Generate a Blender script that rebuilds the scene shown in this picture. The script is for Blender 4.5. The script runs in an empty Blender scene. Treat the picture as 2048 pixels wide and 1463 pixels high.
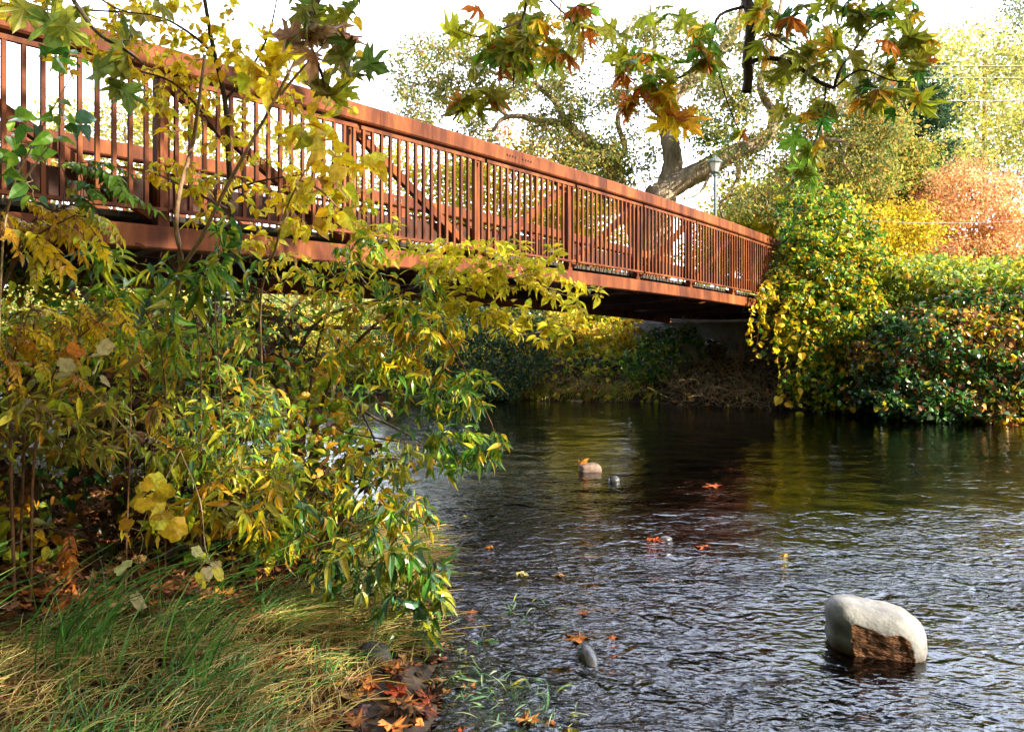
import bpy, bmesh, math, random
import numpy as np
from mathutils import Vector, Matrix, noise

SC = bpy.context.scene
COL = SC.collection
rng = np.random.default_rng(7)
random.seed(7)
R = math.radians

# ------------------------------------------------------------------ camera
EYE = 1.7          # metres above the water
FPX = 1500.0       # focal length in pixels of the 2048 px wide photograph
HOR = 670.0
cam_d = bpy.data.cameras.new("camera")
cam_d.sensor_width = 36.0
cam_d.lens = 36.0 * FPX / 2048.0
cam_d.shift_y = -(731.5 - HOR) / 2048.0
cam_d.clip_start = 0.05
cam_d.clip_end = 3000
cam = bpy.data.objects.new("camera", cam_d)
COL.objects.link(cam)
cam.location = (0, 0, EYE)
cam.rotation_euler = (R(90), 0, 0)
SC.camera = cam

# ------------------------------------------------------------------ sky, sun, exposure
SUN_AZ, SUN_EL = 122.0, 27.0     # azimuth clockwise from +Y
w = bpy.data.worlds.new("World"); SC.world = w; w.use_nodes = True
nt = w.node_tree; nt.nodes.clear()
sky = nt.nodes.new("ShaderNodeTexSky"); sky.sky_type = 'NISHITA'; sky.sun_disc = False
sky.sun_elevation = R(SUN_EL); sky.sun_rotation = R(SUN_AZ)
sky.dust_density = 3.0; sky.air_density = 1.0; sky.ozone_density = 1.0
tc = nt.nodes.new("ShaderNodeTexCoord")
mp = nt.nodes.new("ShaderNodeMapping"); mp.inputs['Scale'].default_value = (1.2, 1.2, 3.0)
ns = nt.nodes.new("ShaderNodeTexNoise"); ns.inputs['Scale'].default_value = 1.6; ns.inputs['Detail'].default_value = 6
cr = nt.nodes.new("ShaderNodeMapRange"); cr.inputs['From Min'].default_value = .35; cr.inputs['From Max'].default_value = .65
cr.inputs['To Min'].default_value = .72; cr.inputs['To Max'].default_value = .97
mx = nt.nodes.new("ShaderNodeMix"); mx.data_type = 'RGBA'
mx.inputs['B'].default_value = (27.5, 30.0, 35.5, 1)      # bright veil added to lift sky and reflections, in the sky texture's own units
bg = nt.nodes.new("ShaderNodeBackground"); bg.inputs['Strength'].default_value = 0.072
wo = nt.nodes.new("ShaderNodeOutputWorld")
L = nt.links.new
L(tc.outputs['Generated'], mp.inputs['Vector']); L(mp.outputs['Vector'], ns.inputs['Vector'])
L(ns.outputs['Fac'], cr.inputs['Value'])
# added veil kept to the +Y half; cut overhead and behind to reduce fill light
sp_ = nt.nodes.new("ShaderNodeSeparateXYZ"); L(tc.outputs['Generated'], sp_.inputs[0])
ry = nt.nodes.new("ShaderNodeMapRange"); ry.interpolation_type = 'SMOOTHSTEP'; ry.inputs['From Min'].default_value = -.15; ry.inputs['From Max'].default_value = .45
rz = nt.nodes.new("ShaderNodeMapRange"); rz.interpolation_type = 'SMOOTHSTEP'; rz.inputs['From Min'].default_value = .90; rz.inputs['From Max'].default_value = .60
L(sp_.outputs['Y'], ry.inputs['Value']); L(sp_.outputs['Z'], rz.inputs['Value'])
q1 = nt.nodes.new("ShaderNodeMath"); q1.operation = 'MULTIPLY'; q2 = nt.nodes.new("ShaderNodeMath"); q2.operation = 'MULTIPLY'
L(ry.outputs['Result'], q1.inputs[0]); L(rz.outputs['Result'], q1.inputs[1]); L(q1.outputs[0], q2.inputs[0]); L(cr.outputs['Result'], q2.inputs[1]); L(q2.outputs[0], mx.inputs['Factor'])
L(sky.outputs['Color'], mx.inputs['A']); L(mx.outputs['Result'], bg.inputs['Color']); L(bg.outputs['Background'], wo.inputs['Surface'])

sd = bpy.data.lights.new("sun", 'SUN'); sd.energy = 5.0; sd.angle = R(0.53); sd.color = (1.0, .89, .71)
sun = bpy.data.objects.new("sun", sd); COL.objects.link(sun)
sv = Vector((math.sin(R(SUN_AZ)) * math.cos(R(SUN_EL)), math.cos(R(SUN_AZ)) * math.cos(R(SUN_EL)), math.sin(R(SUN_EL))))
sun.rotation_euler = (-sv).to_track_quat('-Z', 'Y').to_euler()
sun.location = sv * 50

SC.view_settings.view_transform = 'Standard'
SC.view_settings.look = 'None'
SC.view_settings.exposure = 1.55
SC.view_settings.gamma = 1.0
SC.render.engine = 'CYCLES'
cy = SC.cycles
cy.max_bounces = 6; cy.diffuse_bounces = 3; cy.glossy_bounces = 3; cy.transmission_bounces = 4; cy.transparent_max_bounces = 8
cy.caustics_reflective = False; cy.caustics_refractive = False
cy.use_denoising = True
cy.sample_clamp_indirect = 4

# ------------------------------------------------------------------ helpers
def P(px, py, Y):
    """point at depth Y that lies in the photograph's direction (px, py)"""
    return Vector(((px - 1024) / FPX * Y, Y, EYE + (HOR - py) / FPX * Y))

def tag(o, label=None, cat=None, group=None, kind=None):
    if label: o['label'] = label
    if cat: o['category'] = cat
    if group: o['group'] = group
    if kind: o['kind'] = kind
    return o

def empty(name, loc, label=None, cat=None, group=None):
    o = bpy.data.objects.new(name, None); COL.objects.link(o)
    o.location = loc; o.empty_display_size = .2
    return tag(o, label, cat, group)

def link(name, me, mat, parent=None, loc=None):
    o = bpy.data.objects.new(name, me); COL.objects.link(o)
    if mat is not None and len(me.materials) == 0:
        me.materials.append(mat)
    if parent is not None:
        o.parent = parent
        # geometry is written in world coordinates: undo the parent's location
        o.location = -Vector(parent_world(parent)) if loc is None else loc
    elif loc is not None:
        o.location = loc
    return o

def parent_world(p):
    v = Vector(p.location)
    while p.parent is not None:
        p = p.parent; v = v + Vector(p.location)
    return v

def np_mesh(name, V, lidx, lstart, ltot, C=None, smooth=False):
    me = bpy.data.meshes.new(name)
    me.vertices.add(len(V)); me.vertices.foreach_set('co', np.asarray(V, np.float32).ravel())
    me.loops.add(len(lidx)); me.loops.foreach_set('vertex_index', np.asarray(lidx, np.int32))
    me.polygons.add(len(lstart)); me.polygons.foreach_set('loop_start', np.asarray(lstart, np.int32))
    try: me.polygons.foreach_set('loop_total', np.asarray(ltot, np.int32))
    except Exception: pass
    me.update(calc_edges=True)
    if C is not None:
        a = me.color_attributes.new('tint', 'FLOAT_COLOR', 'POINT')
        CC = np.ones((len(V), 4), np.float32); CC[:, :3] = C
        a.data.foreach_set('color', CC.ravel())
    me.polygons.foreach_set('use_smooth', np.full(len(lstart), smooth))
    return me

def nrm(a):
    return a / np.maximum(np.linalg.norm(a, axis=-1, keepdims=True), 1e-9)

def srgb(*c):
    return tuple(((x / 255) / 12.92 if x / 255 <= .04045 else ((x / 255 + .055) / 1.055) ** 2.4) for x in c)

# ------------------------------------------------------------------ leaves
def tmpl(verts, faces):
    return np.array(verts, np.float32), faces

def T_simple(wd=.30, bend=.12, fold=.06):       # tiny far leaf, 4 corners folded on the midrib
    return tmpl([(0, 0, 0), (-wd, .45, fold), (wd, .45, fold), (0, 1, -bend), (0, .5, 0)], [(0, 4, 1), (0, 2, 4), (1, 4, 3), (4, 2, 3)])

def T_strip(prof, bend=.3, fold=.15, twist=0.0):   # leaf as a midrib with two margins; prof = [(t, halfwidth)...]
    V = []; F = []
    n = len(prof)
    for t, wd in prof:
        z = -bend * t * t
        y = t * (1 - .25 * bend * t)
        tw = twist * t
        V += [(-wd * math.cos(tw), y, z + fold * wd - wd * math.sin(tw)), (0, y, z - fold * .2 * wd), (wd * math.cos(tw), y, z + fold * wd + wd * math.sin(tw))]
    for i in range(n - 1):
        a = 3 * i
        F += [(a, a + 1, a + 4, a + 3), (a + 1, a + 2, a + 5, a + 4)]
    return tmpl(V, F)

def T_lance(wd=.13, bend=.35, fold=.5, twist=0.):
    return T_strip([(0, .006), (.12, wd * .55), (.35, wd), (.62, wd * .8), (.85, wd * .35), (1, .004)], bend, fold, twist)
def T_ovate(wd=.3, bend=.25, fold=.35, twist=0.):
    return T_strip([(0, .01), (.08, wd * .6), (.3, wd), (.55, wd * .88), (.8, wd * .45), (1, .004)], bend, fold, twist)
def T_heart(wd=.42, bend=.25, fold=.3, twist=0.):
    V, F = T_strip([(0.0, .16), (.02, wd * .75), (.22, wd), (.5, wd * .85), (.76, wd * .45), (1, .005)], bend, fold, twist)
    V[0][1] -= .07; V[2][1] -= .07; V[3][1] -= .03; V[5][1] -= .03
    return V, F
def T_lobed(droop=.35, cup=.0, nar=1.0):       # five-pointed plane-tree leaf
    half = [(.05, -.02), (.30, -.10), (.52, -.02), (.40, .08), (.62, .16), (.36, .22), (.24 * nar, .30), (.45, .46), (.62, .74), (.40, .62), (.22 * nar, .50),
            (.15 * nar, .56), (.24, .70), (.10, .84), (0, 1.08)]
    out = half + [(-x, y) for x, y in half[::-1][1:]]
    V = [(0, .22, 0)] + [(x, y, 0) for x, y in out]
    V = np.array(V, np.float32)
    r2 = V[:, 0] ** 2 + (V[:, 1] - .22) ** 2
    V[:, 2] = -droop * r2 + cup * np.abs(V[:, 0]) + .10 * np.sin(7 * V[:, 0] + 3 * V[:, 1])
    n = len(out)
    F = [(0, i + 1, (i + 1) % n + 1) for i in range(n)]
    return V, F
def T_grape(droop=.2, k=1.0):
    out = []
    n = 18
    for i in range(n):
        a = -math.pi / 2 + .35 + (2 * math.pi - .7) * i / (n - 1)
        r = .5 + .05 * math.cos(5 * (a + math.pi / 2)) + (.025 if i % 2 else -.025)
        out.append((r * math.cos(a) * k, .42 + r * math.sin(a)))
    V = [(0, .12, 0)] + [(x, y, 0) for x, y in out]
    V = np.array(V, np.float32)
    V[:, 2] = -droop * (V[:, 0] ** 2 + (V[:, 1] - .2) ** 2) + .05 * np.sin(9 * V[:, 0]) + .12 * np.abs(V[:, 0])
    F = [(0, i + 1, i + 2) for i in range(n - 1)]
    return V, F

TM = {
    'simple': [T_simple(.30, .12, .06), T_simple(.36, -.1, .12), T_simple(.26, .25, .02)],
    'oak': [T_simple(.30, .12, .06), T_simple(.34, .2, .15)],
    'lance': [T_lance(.13, .35), T_lance(.15, .6, .6, .4), T_lance(.12, .1, .4, -.4), T_lance(.16, .9, .7, .2)],
    'leaflet': [T_lance(.19, .25, .5), T_lance(.21, .45, .4, .2)],
    'ovate': [T_ovate(.27, .3), T_ovate(.31, .55, .5, .3), T_ovate(.25, .15, .4, -.3)],
    'heart': [T_heart(.42, .25), T_heart(.38, .6, .55, .25), T_heart(.44, .1, .15, -.2), T_heart(.32, .8, .9, .3)],
    'vine': [T_heart(.48, .2, .2), T_heart(.42, .45, .45, .2)],
    'lobed': [T_lobed(.25), T_lobed(.5, -.1, .9), T_lobed(.1, .15), T_lobed(.75, -.1, .85)],
    'dead': [T_lobed(-.25, .25, .9), T_lobed(-.45, .1), T_lobed(.5, -.25), T_lobed(.2, .1)],
    'weed': [T_lance(.035, .3), T_lance(.05, .6)],
    'grape': [T_grape(.2), T_grape(.5, .9), T_grape(-.2)],
}

class Leaves:
    def __init__(s): s.ch = []
    def add(s, kind, pos, dirn, nor, size, col):
        pos = np.asarray(pos, np.float32).reshape(-1, 3); N = len(pos)
        if N == 0: return
        dirn = nrm(np.broadcast_to(np.asarray(dirn, np.float32), (N, 3)).copy())
        nor = np.broadcast_to(np.asarray(nor, np.float32), (N, 3))
        nor = nrm(nor - (nor * dirn).sum(1, keepdims=True) * dirn)
        side = np.cross(dirn, nor)
        size = np.broadcast_to(np.asarray(size, np.float32), (N,))
        col = np.broadcast_to(np.asarray(col, np.float32), (N, 3))
        ts = TM[kind]; ch = rng.integers(0, len(ts), N)
        for i, (tv, tf) in enumerate(ts):
            m = ch == i
            if not m.any(): continue
            sc = size[m][:, None, None]
            V = pos[m][:, None, :] + sc * (tv[None, :, 0:1] * side[m][:, None, :] + tv[None, :, 1:2] * dirn[m][:, None, :] + tv[None, :, 2:3] * nor[m][:, None, :])
            C = np.repeat(col[m], len(tv), 0)
            s.ch.append((V.reshape(-1, 3), tf, int(m.sum()), len(tv), C))
    def build(s, name, mat, parent=None, smooth=False):
        Vs, Cs, li, lt = [], [], [], []; off = 0
        for V, tf, n, nv, C in s.ch:
            flat = np.array([v for f in tf for v in f], np.int64); tot = np.array([len(f) for f in tf], np.int64)
            base = off + np.arange(n)[:, None] * nv
            li.append((base + flat[None, :]).ravel()); lt.append(np.tile(tot, n))
            Vs.append(V); Cs.append(C); off += n * nv
        V = np.concatenate(Vs); C = np.concatenate(Cs); li = np.concatenate(li); lt = np.concatenate(lt)
        ls = np.concatenate([[0], np.cumsum(lt)[:-1]])
        return link(name, np_mesh(name, V, li, ls, lt, C, smooth), mat, parent)

def pick(pal, n, jit=.18):
    """n colours from a palette of (weight, rgb), each leaf slightly its own"""
    wts = np.array([p[0] for p in pal], float); wts /= wts.sum()
    cols = np.array([p[1] for p in pal], float)
    c = cols[rng.choice(len(pal), n, p=wts)]
    c = c * (1 + jit * rng.normal(size=(n, 1))) * (1 + jit * .4 * rng.normal(size=(n, 3)))
    return np.clip(c, .004, .9)

# leaf colours (albedo)
YEL = (.86, .60, .02); YEL2 = (.88, .68, .06); GOLD = (.62, .34, .02); ORA = (.60, .20, .03); RED = (.40, .07, .02)
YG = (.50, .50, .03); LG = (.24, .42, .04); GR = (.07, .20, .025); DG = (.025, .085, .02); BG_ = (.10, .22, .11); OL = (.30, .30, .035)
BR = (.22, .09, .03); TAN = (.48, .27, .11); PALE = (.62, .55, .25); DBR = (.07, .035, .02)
P_YEL = [(6, YEL), (4, YEL2), (1.5, GOLD), (1, YG)]
P_SYC = [(5, (.40, .40, .04)), (3, YG), (2, (.16, .32, .04)), (2, (.75, .45, .03)), (.7, ORA), (2, LG)]
P_SYCO = [(3, GOLD), (2, ORA), (2, YG), (1, BR), (1, YEL)]
P_ASH = [(3, YEL), (2, YG), (2, GOLD)]
P_GRN = [(4, LG), (3, GR), (2, YG), (1, BG_)]
P_BUT = [(4, YG), (4, LG), (2.2, GR), (2, YEL), (1, BG_)]
P_BUTL = [(3, GR), (3, BG_), (2, LG), (1.5, YG), (1, OL), (.8, GOLD)]
P_THK = [(4, OL), (3, YG), (1, GOLD), (3, LG), (1, GR), (1.2, YEL)]
P_VINE = [(4, GR), (3, LG), (3, YG), (3, YEL), (1, DG), (1, GOLD), (.5, BR)]
P_OAK = [(4, (.22, .26, .08)), (3, (.32, .32, .09)), (2, (.12, .18, .08)), (2, (.52, .40, .10)), (.5, (.5, .25, .06))]

# ------------------------------------------------------------------ tubes / wood
class Tubes:
    def __init__(s): s.V = []; s.li = []; s.off = 0
    def add(s, pts, r0, r1=None, n=6, wob=0.0):
        pts = np.asarray([tuple(p) for p in pts], float)
        m = len(pts)
        if m < 2: return
        if r1 is None: r1 = r0 * .35
        rr = np.asarray(r0, float) if np.ndim(r0) else r0 + (r1 - r0) * np.linspace(0, 1, m)
        t = nrm(np.gradient(pts, axis=0))
        ref = np.array([0, 0, 1.]) if abs(t[:, 2].mean()) < .85 else np.array([1., 0, 0])
        a = nrm(np.cross(t, ref)); b = np.cross(t, a)
        an = np.linspace(0, 2 * np.pi, n, endpoint=False)
        ring = np.cos(an)[None, :, None] * a[:, None, :] + np.sin(an)[None, :, None] * b[:, None, :]
        rad = rr[:, None, None] * (1 + (wob * rng.normal(size=(m, n, 1)) if wob else 0))
        V = pts[:, None, :] + ring * rad
        i = np.arange(m - 1)[:, None] * n; j = np.arange(n)[None, :]; j2 = (j + 1) % n
        q = np.stack([i + j, i + j2, i + n + j2, i + n + j], -1).reshape(-1) + s.off
        s.V.append(V.reshape(-1, 3)); s.li.append(q); s.off += m * n
    def build(s, name, mat, parent=None):
        V = np.concatenate(s.V); li = np.concatenate(s.li); k = len(li) // 4
        return link(name, np_mesh(name, V, li, np.arange(k) * 4, np.full(k, 4), None, True), mat, parent)

def smooth_path(pts, sub=4):
    pts = [np.array(tuple(p), float) for p in pts]
    if len(pts) < 3: 
        return np.array([pts[0] + (pts[-1] - pts[0]) * t for t in np.linspace(0, 1, sub + 1)])
    out = []
    q = [2 * pts[0] - pts[1]] + pts + [2 * pts[-1] - pts[-2]]
    for i in range(1, len(q) - 2):
        p0, p1, p2, p3 = q[i - 1:i + 3]
        for k in range(sub):
            t = k / sub
            out.append(.5 * ((2 * p1) + (-p0 + p2) * t + (2 * p0 - 5 * p1 + 4 * p2 - p3) * t * t + (-p0 + 3 * p1 - 3 * p2 + p3) * t ** 3))
    out.append(pts[-1])
    return np.array(out)

def wander(a, b, n=6, amp=.12, sag=0.0):
    """crooked path from a to b"""
    a = np.asarray(a, float); b = np.asarray(b, float); d = np.linalg.norm(b - a)
    t = np.linspace(0, 1, n)[:, None]
    p = a + (b - a) * t
    off = rng.normal(size=(n, 3)) * amp * d / math.sqrt(n)
    env = np.sin(np.pi * t)
    return p + off * env * 1.2 + np.array([0, 0, sag * d]) * env

class Wood:
    """traced limbs first; then twigs reach every target from the nearest wood already there"""
    def __init__(s): s.t = Tubes(); s.nodes = []; s.rad = []
    def limb(s, pts, r0, r1=None, sub=4, n=8, wob=.03):
        p = smooth_path(pts, sub); r1 = r0 * .4 if r1 is None else r1
        s.t.add(p, r0, r1, n, wob)
        s.nodes.append(p); s.rad.append(np.linspace(r0, r1, len(p)))
        return p
    def reach(s, targets, r=.01, amp=.14, sag=0.05, n=6, sides=4, frac=.6, sprout=True):
        """returns list of the paths"""
        T = np.asarray(targets, float); N = np.concatenate(s.nodes); Rd = np.concatenate(s.rad)
        dmin = np.array([np.linalg.norm(N - t, axis=1).min() for t in T])
        paths = []
        for k in np.argsort(dmin):
            d = np.linalg.norm(N - T[k], axis=1); i = int(np.argmin(d + 0.0))
            a = N[i]; ra = min(max(Rd[i] * frac, r), r * (1 + d[i] * 2.0))
            p = wander(a, T[k], n, amp, sag)
            s.t.add(p, ra, r * .4, sides)
            paths.append(p)
            if sprout:
                N = np.concatenate([N, p[1:]]); Rd = np.concatenate([Rd, np.linspace(ra, r * .4, n)[1:]])
        return paths

def box_targets(boxes):
    """boxes: (x0, y0, x1, y1, count, Ynear, Yfar) in the photograph's directions"""
    out = []
    for x0, y0, x1, y1, n, Ya, Yb in boxes:
        for _ in range(n):
            Y = rng.uniform(Ya, Yb); x = rng.uniform(x0, x1); y = rng.uniform(y0, y1)
            if Y < 8 and 572 < x < 850 and 770 < y < 905 and rng.random() < .85: continue     # the river shows through here
            out.append(P(x, y, Y))
    return np.array([tuple(v) for v in out]).reshape(-1, 3)

def along(path, n, t0=0.0, t1=1.0):
    """n points and tangents along a path"""
    m = len(path) - 1
    t = np.clip(np.linspace(t0, t1, n), 0, .999) * m
    i = t.astype(int); f = (t - i)[:, None]
    p = path[i] * (1 - f) + path[i + 1] * f
    d = nrm(path[np.minimum(i + 1, m)] - path[i])
    return p, d

def dress(LV, paths, kind, size, pal, per=8, t0=.35, droop=.5, spread=.9, up=.9, petiole=.25, jit=.18, sizej=.25, pairs=False):
    """leaves stand alternately along the outer part of each twig"""
    for p in paths:
        n = max(2, int(per * rng.uniform(.7, 1.3)))
        q, d = along(p, n, t0, 1.0)
        if pairs: q = np.repeat(q, 2, 0); d = np.repeat(d, 2, 0); n *= 2
        upv = np.array([0, 0, 1.0])
        side = nrm(np.cross(d, upv + .01)); sg = np.where(np.arange(n) % 2 == 0, 1, -1)[:, None]
        rnd = rng.normal(size=(n, 3))
        dr = droop * rng.uniform(.25, 1.35); roll = rng.uniform(-.9, .9); side = nrm(side * math.cos(roll) + np.cross(d, side) * math.sin(roll))
        ld = nrm(d * .55 + side * sg * spread + rnd * .38 - upv * dr)
        nn = nrm(upv * up + rng.normal(size=(n, 3)) * .45 + d * .25)
        sz = size * np.clip(1 + sizej * rng.normal(size=n), .4, 1.7)
        LV.add(kind, q + ld * (petiole * sz)[:, None], ld, nn, sz, pick(pal, n, jit))

def clumps(LV, centres, kind, size, pal, per=60, rad=.5, flat=.7, jit=.2, out=None, tone=.25):
    """leaf sprays round each centre, each clump of its own tint"""
    C = np.asarray(centres, float)
    for c in C:
        n = max(3, int(per * rng.uniform(.5, 1.5)))
        r = rng.normal(size=(n, 3)) * rad * np.array([1, 1, flat]) * .6
        nn = nrm(r / rad + rng.normal(size=(n, 3)) * .7 + np.array([0, 0, .7]))
        ld = nrm(rng.normal(size=(n, 3)) + np.array([0, 0, -.35]) + nrm(r) * .5)
        col = pick(pal, n, jit) * (1 + tone * rng.uniform(-1, 1))
        LV.add(kind, c + r, ld, nn, size * np.clip(1 + .3 * rng.normal(size=n), .4, 1.8), np.clip(col, .004, .9))

def inside_any(pts, E, k=1.0, skip=-1):
    m = np.zeros(len(pts), bool)
    for i, (c, r) in enumerate(E):
        if i == skip: continue
        m |= (((pts - c) / (np.asarray(r) * k)) ** 2).sum(1) < 1
    return m

def shell(LV, E, kind, size, pal, dens=60, thick=.25, jit=.2, ground=None, patch=.9, lean=.6, pals=None, droop=.35):
    """leaf cover over a lumpy body made of ellipsoids E=[(centre, radii)], several leaves deep, no leaf under the ground"""
    E = [(np.asarray(tuple(c), float), np.asarray(r, float)) for c, r in E]
    ph = rng.uniform(0, 6, 9)
    for i, (c, r) in enumerate(E):
        area = 4 * math.pi * ((r[0] * r[1]) ** 1.6 / 3 + (r[0] * r[2]) ** 1.6 / 3 + (r[1] * r[2]) ** 1.6 / 3) ** (1 / 1.6)
        n = int(area * dens)
        u = nrm(rng.normal(size=(n, 3)))
        lump = 1 + .16 * np.sin(u[:, 0] * 5 + ph[0] + i) * np.sin(u[:, 2] * 6 + ph[1]) + .06 * np.sin(u[:, 1] * 11 + ph[2] + i) + .04 * np.sin(u[:, 2] * 17 + u[:, 0] * 13 + i)
        depth = rng.exponential(thick, n) - thick * .6
        spray = rng.random(n) < .07; depth[spray] -= rng.exponential(.16, int(spray.sum()))
        q0 = c + u * r; pit = np.sin(q0[:, 0] * 7.3 + ph[6]) * np.sin(q0[:, 1] * 6.1 + q0[:, 2] * 3.7 + ph[7]) + .7 * np.sin(q0[:, 2] * 11 + q0[:, 0] * 5 + ph[8])
        depth -= .09 * pit; thin = (pit < -.75) & (rng.random(n) < .8)
        pts = c + u * r * lump[:, None] - u * depth[:, None]
        nn = nrm(u / r)
        keep = ~inside_any(pts, E, .86, i) & ~thin
        if ground is not None: keep &= pts[:, 2] > ground(pts[:, 0], pts[:, 1]) + .02
        pts = pts[keep]; nn = nn[keep]; m = len(pts)
        if not m: continue
        ld = nrm(np.array([0, 0, -1.0]) * droop + rng.normal(size=(m, 3)) * .6 + np.cross(nn, rng.normal(size=(m, 3))) * .6)
        nn = nrm(nn * lean + np.array([0, 0, .55]) + rng.normal(size=(m, 3)) * .45)
        col = pick(pal, m, jit)
        if pals is not None:      # patches of a second palette
            f = np.sin(pts[:, 0] * 1.3 / patch + ph[3]) + np.sin(pts[:, 1] * 1.1 / patch + pts[:, 2] * 1.7 / patch + ph[4]) + .6 * np.sin(pts[:, 2] * 3.1 / patch + pts[:, 0] * 2.3 + ph[5]) + .7 * rng.normal(size=m)
            mm = f > .35
            col[mm] = pick(pals, int(mm.sum()), jit)
        LV.add(kind, pts, ld, nn, size * np.clip(1 + .3 * rng.normal(size=m), .45, 1.8), col)
# ------------------------------------------------------------------ materials
def mat(name):
    m = bpy.data.materials.new(name); m.use_nodes = True
    n = m.node_tree; n.nodes.clear()
    return m, n, n.nodes.new("ShaderNodeOutputMaterial")

def leaf_mat(name, trans=.42, rough=.42, spec=.35, fleck=.35):
    m, n, out = mat(name)
    at = n.nodes.new("ShaderNodeAttribute"); at.attribute_name = 'tint'
    nz = n.nodes.new("ShaderNodeTexNoise"); nz.inputs['Scale'].default_value = 45; nz.inputs['Detail'].default_value = 3
    tcx = n.nodes.new("ShaderNodeTexCoord"); n.links.new(tcx.outputs['Object'], nz.inputs['Vector'])
    mr = n.nodes.new("ShaderNodeMapRange"); mr.inputs['From Min'].default_value = .3; mr.inputs['From Max'].default_value = .7
    mr.inputs['To Min'].default_value = 1 - fleck; mr.inputs['To Max'].default_value = 1 + fleck * .5
    n.links.new(nz.outputs['Fac'], mr.inputs['Value'])
    mm = n.nodes.new("ShaderNodeVectorMath"); mm.operation = 'SCALE'
    n.links.new(at.outputs['Color'], mm.inputs[0]); n.links.new(mr.outputs['Result'], mm.inputs['Scale'])
    pr = n.nodes.new("ShaderNodeBsdfPrincipled"); pr.inputs['Roughness'].default_value = rough
    pr.inputs['Specular IOR Level'].default_value = spec
    n.links.new(mm.outputs['Vector'], pr.inputs['Base Color'])
    tr = n.nodes.new("ShaderNodeBsdfTranslucent"); n.links.new(mm.outputs['Vector'], tr.inputs['Color'])
    ms = n.nodes.new("ShaderNodeMixShader"); ms.inputs['Fac'].default_value = trans
    n.links.new(pr.outputs[0], ms.inputs[1]); n.links.new(tr.outputs[0], ms.inputs[2]); n.links.new(ms.outputs[0], out.inputs['Surface'])
    return m

def rough_mat(name, ramp, scale=6, detail=8, rough=.9, bump=.4, bscale=None, stretch=(1, 1, 1), spec=.3, metal=0., dist=.02):
    m, n, out = mat(name)
    tcx = n.nodes.new("ShaderNodeTexCoord"); mpn = n.nodes.new("ShaderNodeMapping"); mpn.inputs['Scale'].default_value = stretch
    n.links.new(tcx.outputs['Object'], mpn.inputs['Vector'])
    nz = n.nodes.new("ShaderNodeTexNoise"); nz.inputs['Scale'].default_value = scale; nz.inputs['Detail'].default_value = detail; nz.inputs['Roughness'].default_value = .65
    n.links.new(mpn.outputs['Vector'], nz.inputs['Vector'])
    rp = n.nodes.new("ShaderNodeValToRGB"); rp.color_ramp.elements[0].position = ramp[0][0]; rp.color_ramp.elements[0].color = (*ramp[0][1], 1)
    rp.color_ramp.elements[1].position = ramp[-1][0]; rp.color_ramp.elements[1].color = (*ramp[-1][1], 1)
    for pz, c in ramp[1:-1]:
        e = rp.color_ramp.elements.new(pz); e.color = (*c, 1)
    n.links.new(nz.outputs['Fac'], rp.inputs['Fac'])
    pr = n.nodes.new("ShaderNodeBsdfPrincipled"); pr.inputs['Roughness'].default_value = rough; pr.inputs['Specular IOR Level'].default_value = spec
    pr.inputs['Metallic'].default_value = metal
    n.links.new(rp.outputs['Color'], pr.inputs['Base Color'])
    nb = n.nodes.new("ShaderNodeTexNoise"); nb.inputs['Scale'].default_value = bscale or scale * 4; nb.inputs['Detail'].default_value = 8
    n.links.new(mpn.outputs['Vector'], nb.inputs['Vector'])
    bp = n.nodes.new("ShaderNodeBump"); bp.inputs['Strength'].default_value = bump; bp.inputs['Distance'].default_value = dist
    n.links.new(nb.outputs['Fac'], bp.inputs['Height']); n.links.new(bp.outputs['Normal'], pr.inputs['Normal'])
    n.links.new(pr.outputs[0], out.inputs['Surface'])
    return m

M = {}
M['leaf'] = leaf_mat('leaf', .50, .38, .40)
M['leaf_thin'] = leaf_mat('thin autumn leaf', .58, .45, .30)
M['leaf_waxy'] = leaf_mat('waxy leaf', .40, .28, .55)
M['dead_leaf'] = leaf_mat('dead leaf', .15, .7, .2, .6)
M['grass'] = leaf_mat('grass blade', .35, .4, .4, .2)
M['far_leaf'] = leaf_mat('far leaf', .5, .6, .12, .1)
M['bark'] = rough_mat('grey oak bark', [(.3, (.13, .10, .07)), (.5, (.36, .28, .20)), (.72, (.60, .49, .36))], 3, 10, .95, 1.0, 9, (1.6, 1.6, .45), dist=.09)
M['bark_dark'] = rough_mat('dark bark', [(.3, (.018, .012, .009)), (.7, (.09, .06, .045))], 12, 8, .9, .8, 40, (1, 1, .5))
M['bark_tan'] = rough_mat('tan bark', [(.3, (.16, .09, .045)), (.7, (.42, .27, .16))], 14, 8, .85, .6, 60, (1, 1, .4))
M['bark_grey'] = rough_mat('grey brown bark', [(.3, (.05, .04, .035)), (.55, (.16, .13, .115)), (.75, (.33, .28, .25))], 14, 8, .85, .8, 50, (1, 1, .35))
M['stem'] = rough_mat('shrub stem', [(.3, (.06, .03, .018)), (.7, (.22, .11, .05))], 20, 4, .8, .3)
M['straw'] = rough_mat('dry stalk', [(.3, (.20, .14, .07)), (.7, (.50, .38, .22))], 20, 4, .8, .3)
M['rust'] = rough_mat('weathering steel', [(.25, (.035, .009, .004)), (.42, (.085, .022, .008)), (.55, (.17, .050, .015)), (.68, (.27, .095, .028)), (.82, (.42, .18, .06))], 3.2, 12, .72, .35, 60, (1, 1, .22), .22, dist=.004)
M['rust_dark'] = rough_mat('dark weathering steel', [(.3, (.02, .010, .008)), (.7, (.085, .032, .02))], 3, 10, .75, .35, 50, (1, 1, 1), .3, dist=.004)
M['plank'] = rough_mat('grey timber deck', [(.3, (.035, .03, .025)), (.7, (.10, .09, .075))], 4, 8, .85, .5, 30, (6, .6, 1))
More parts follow.
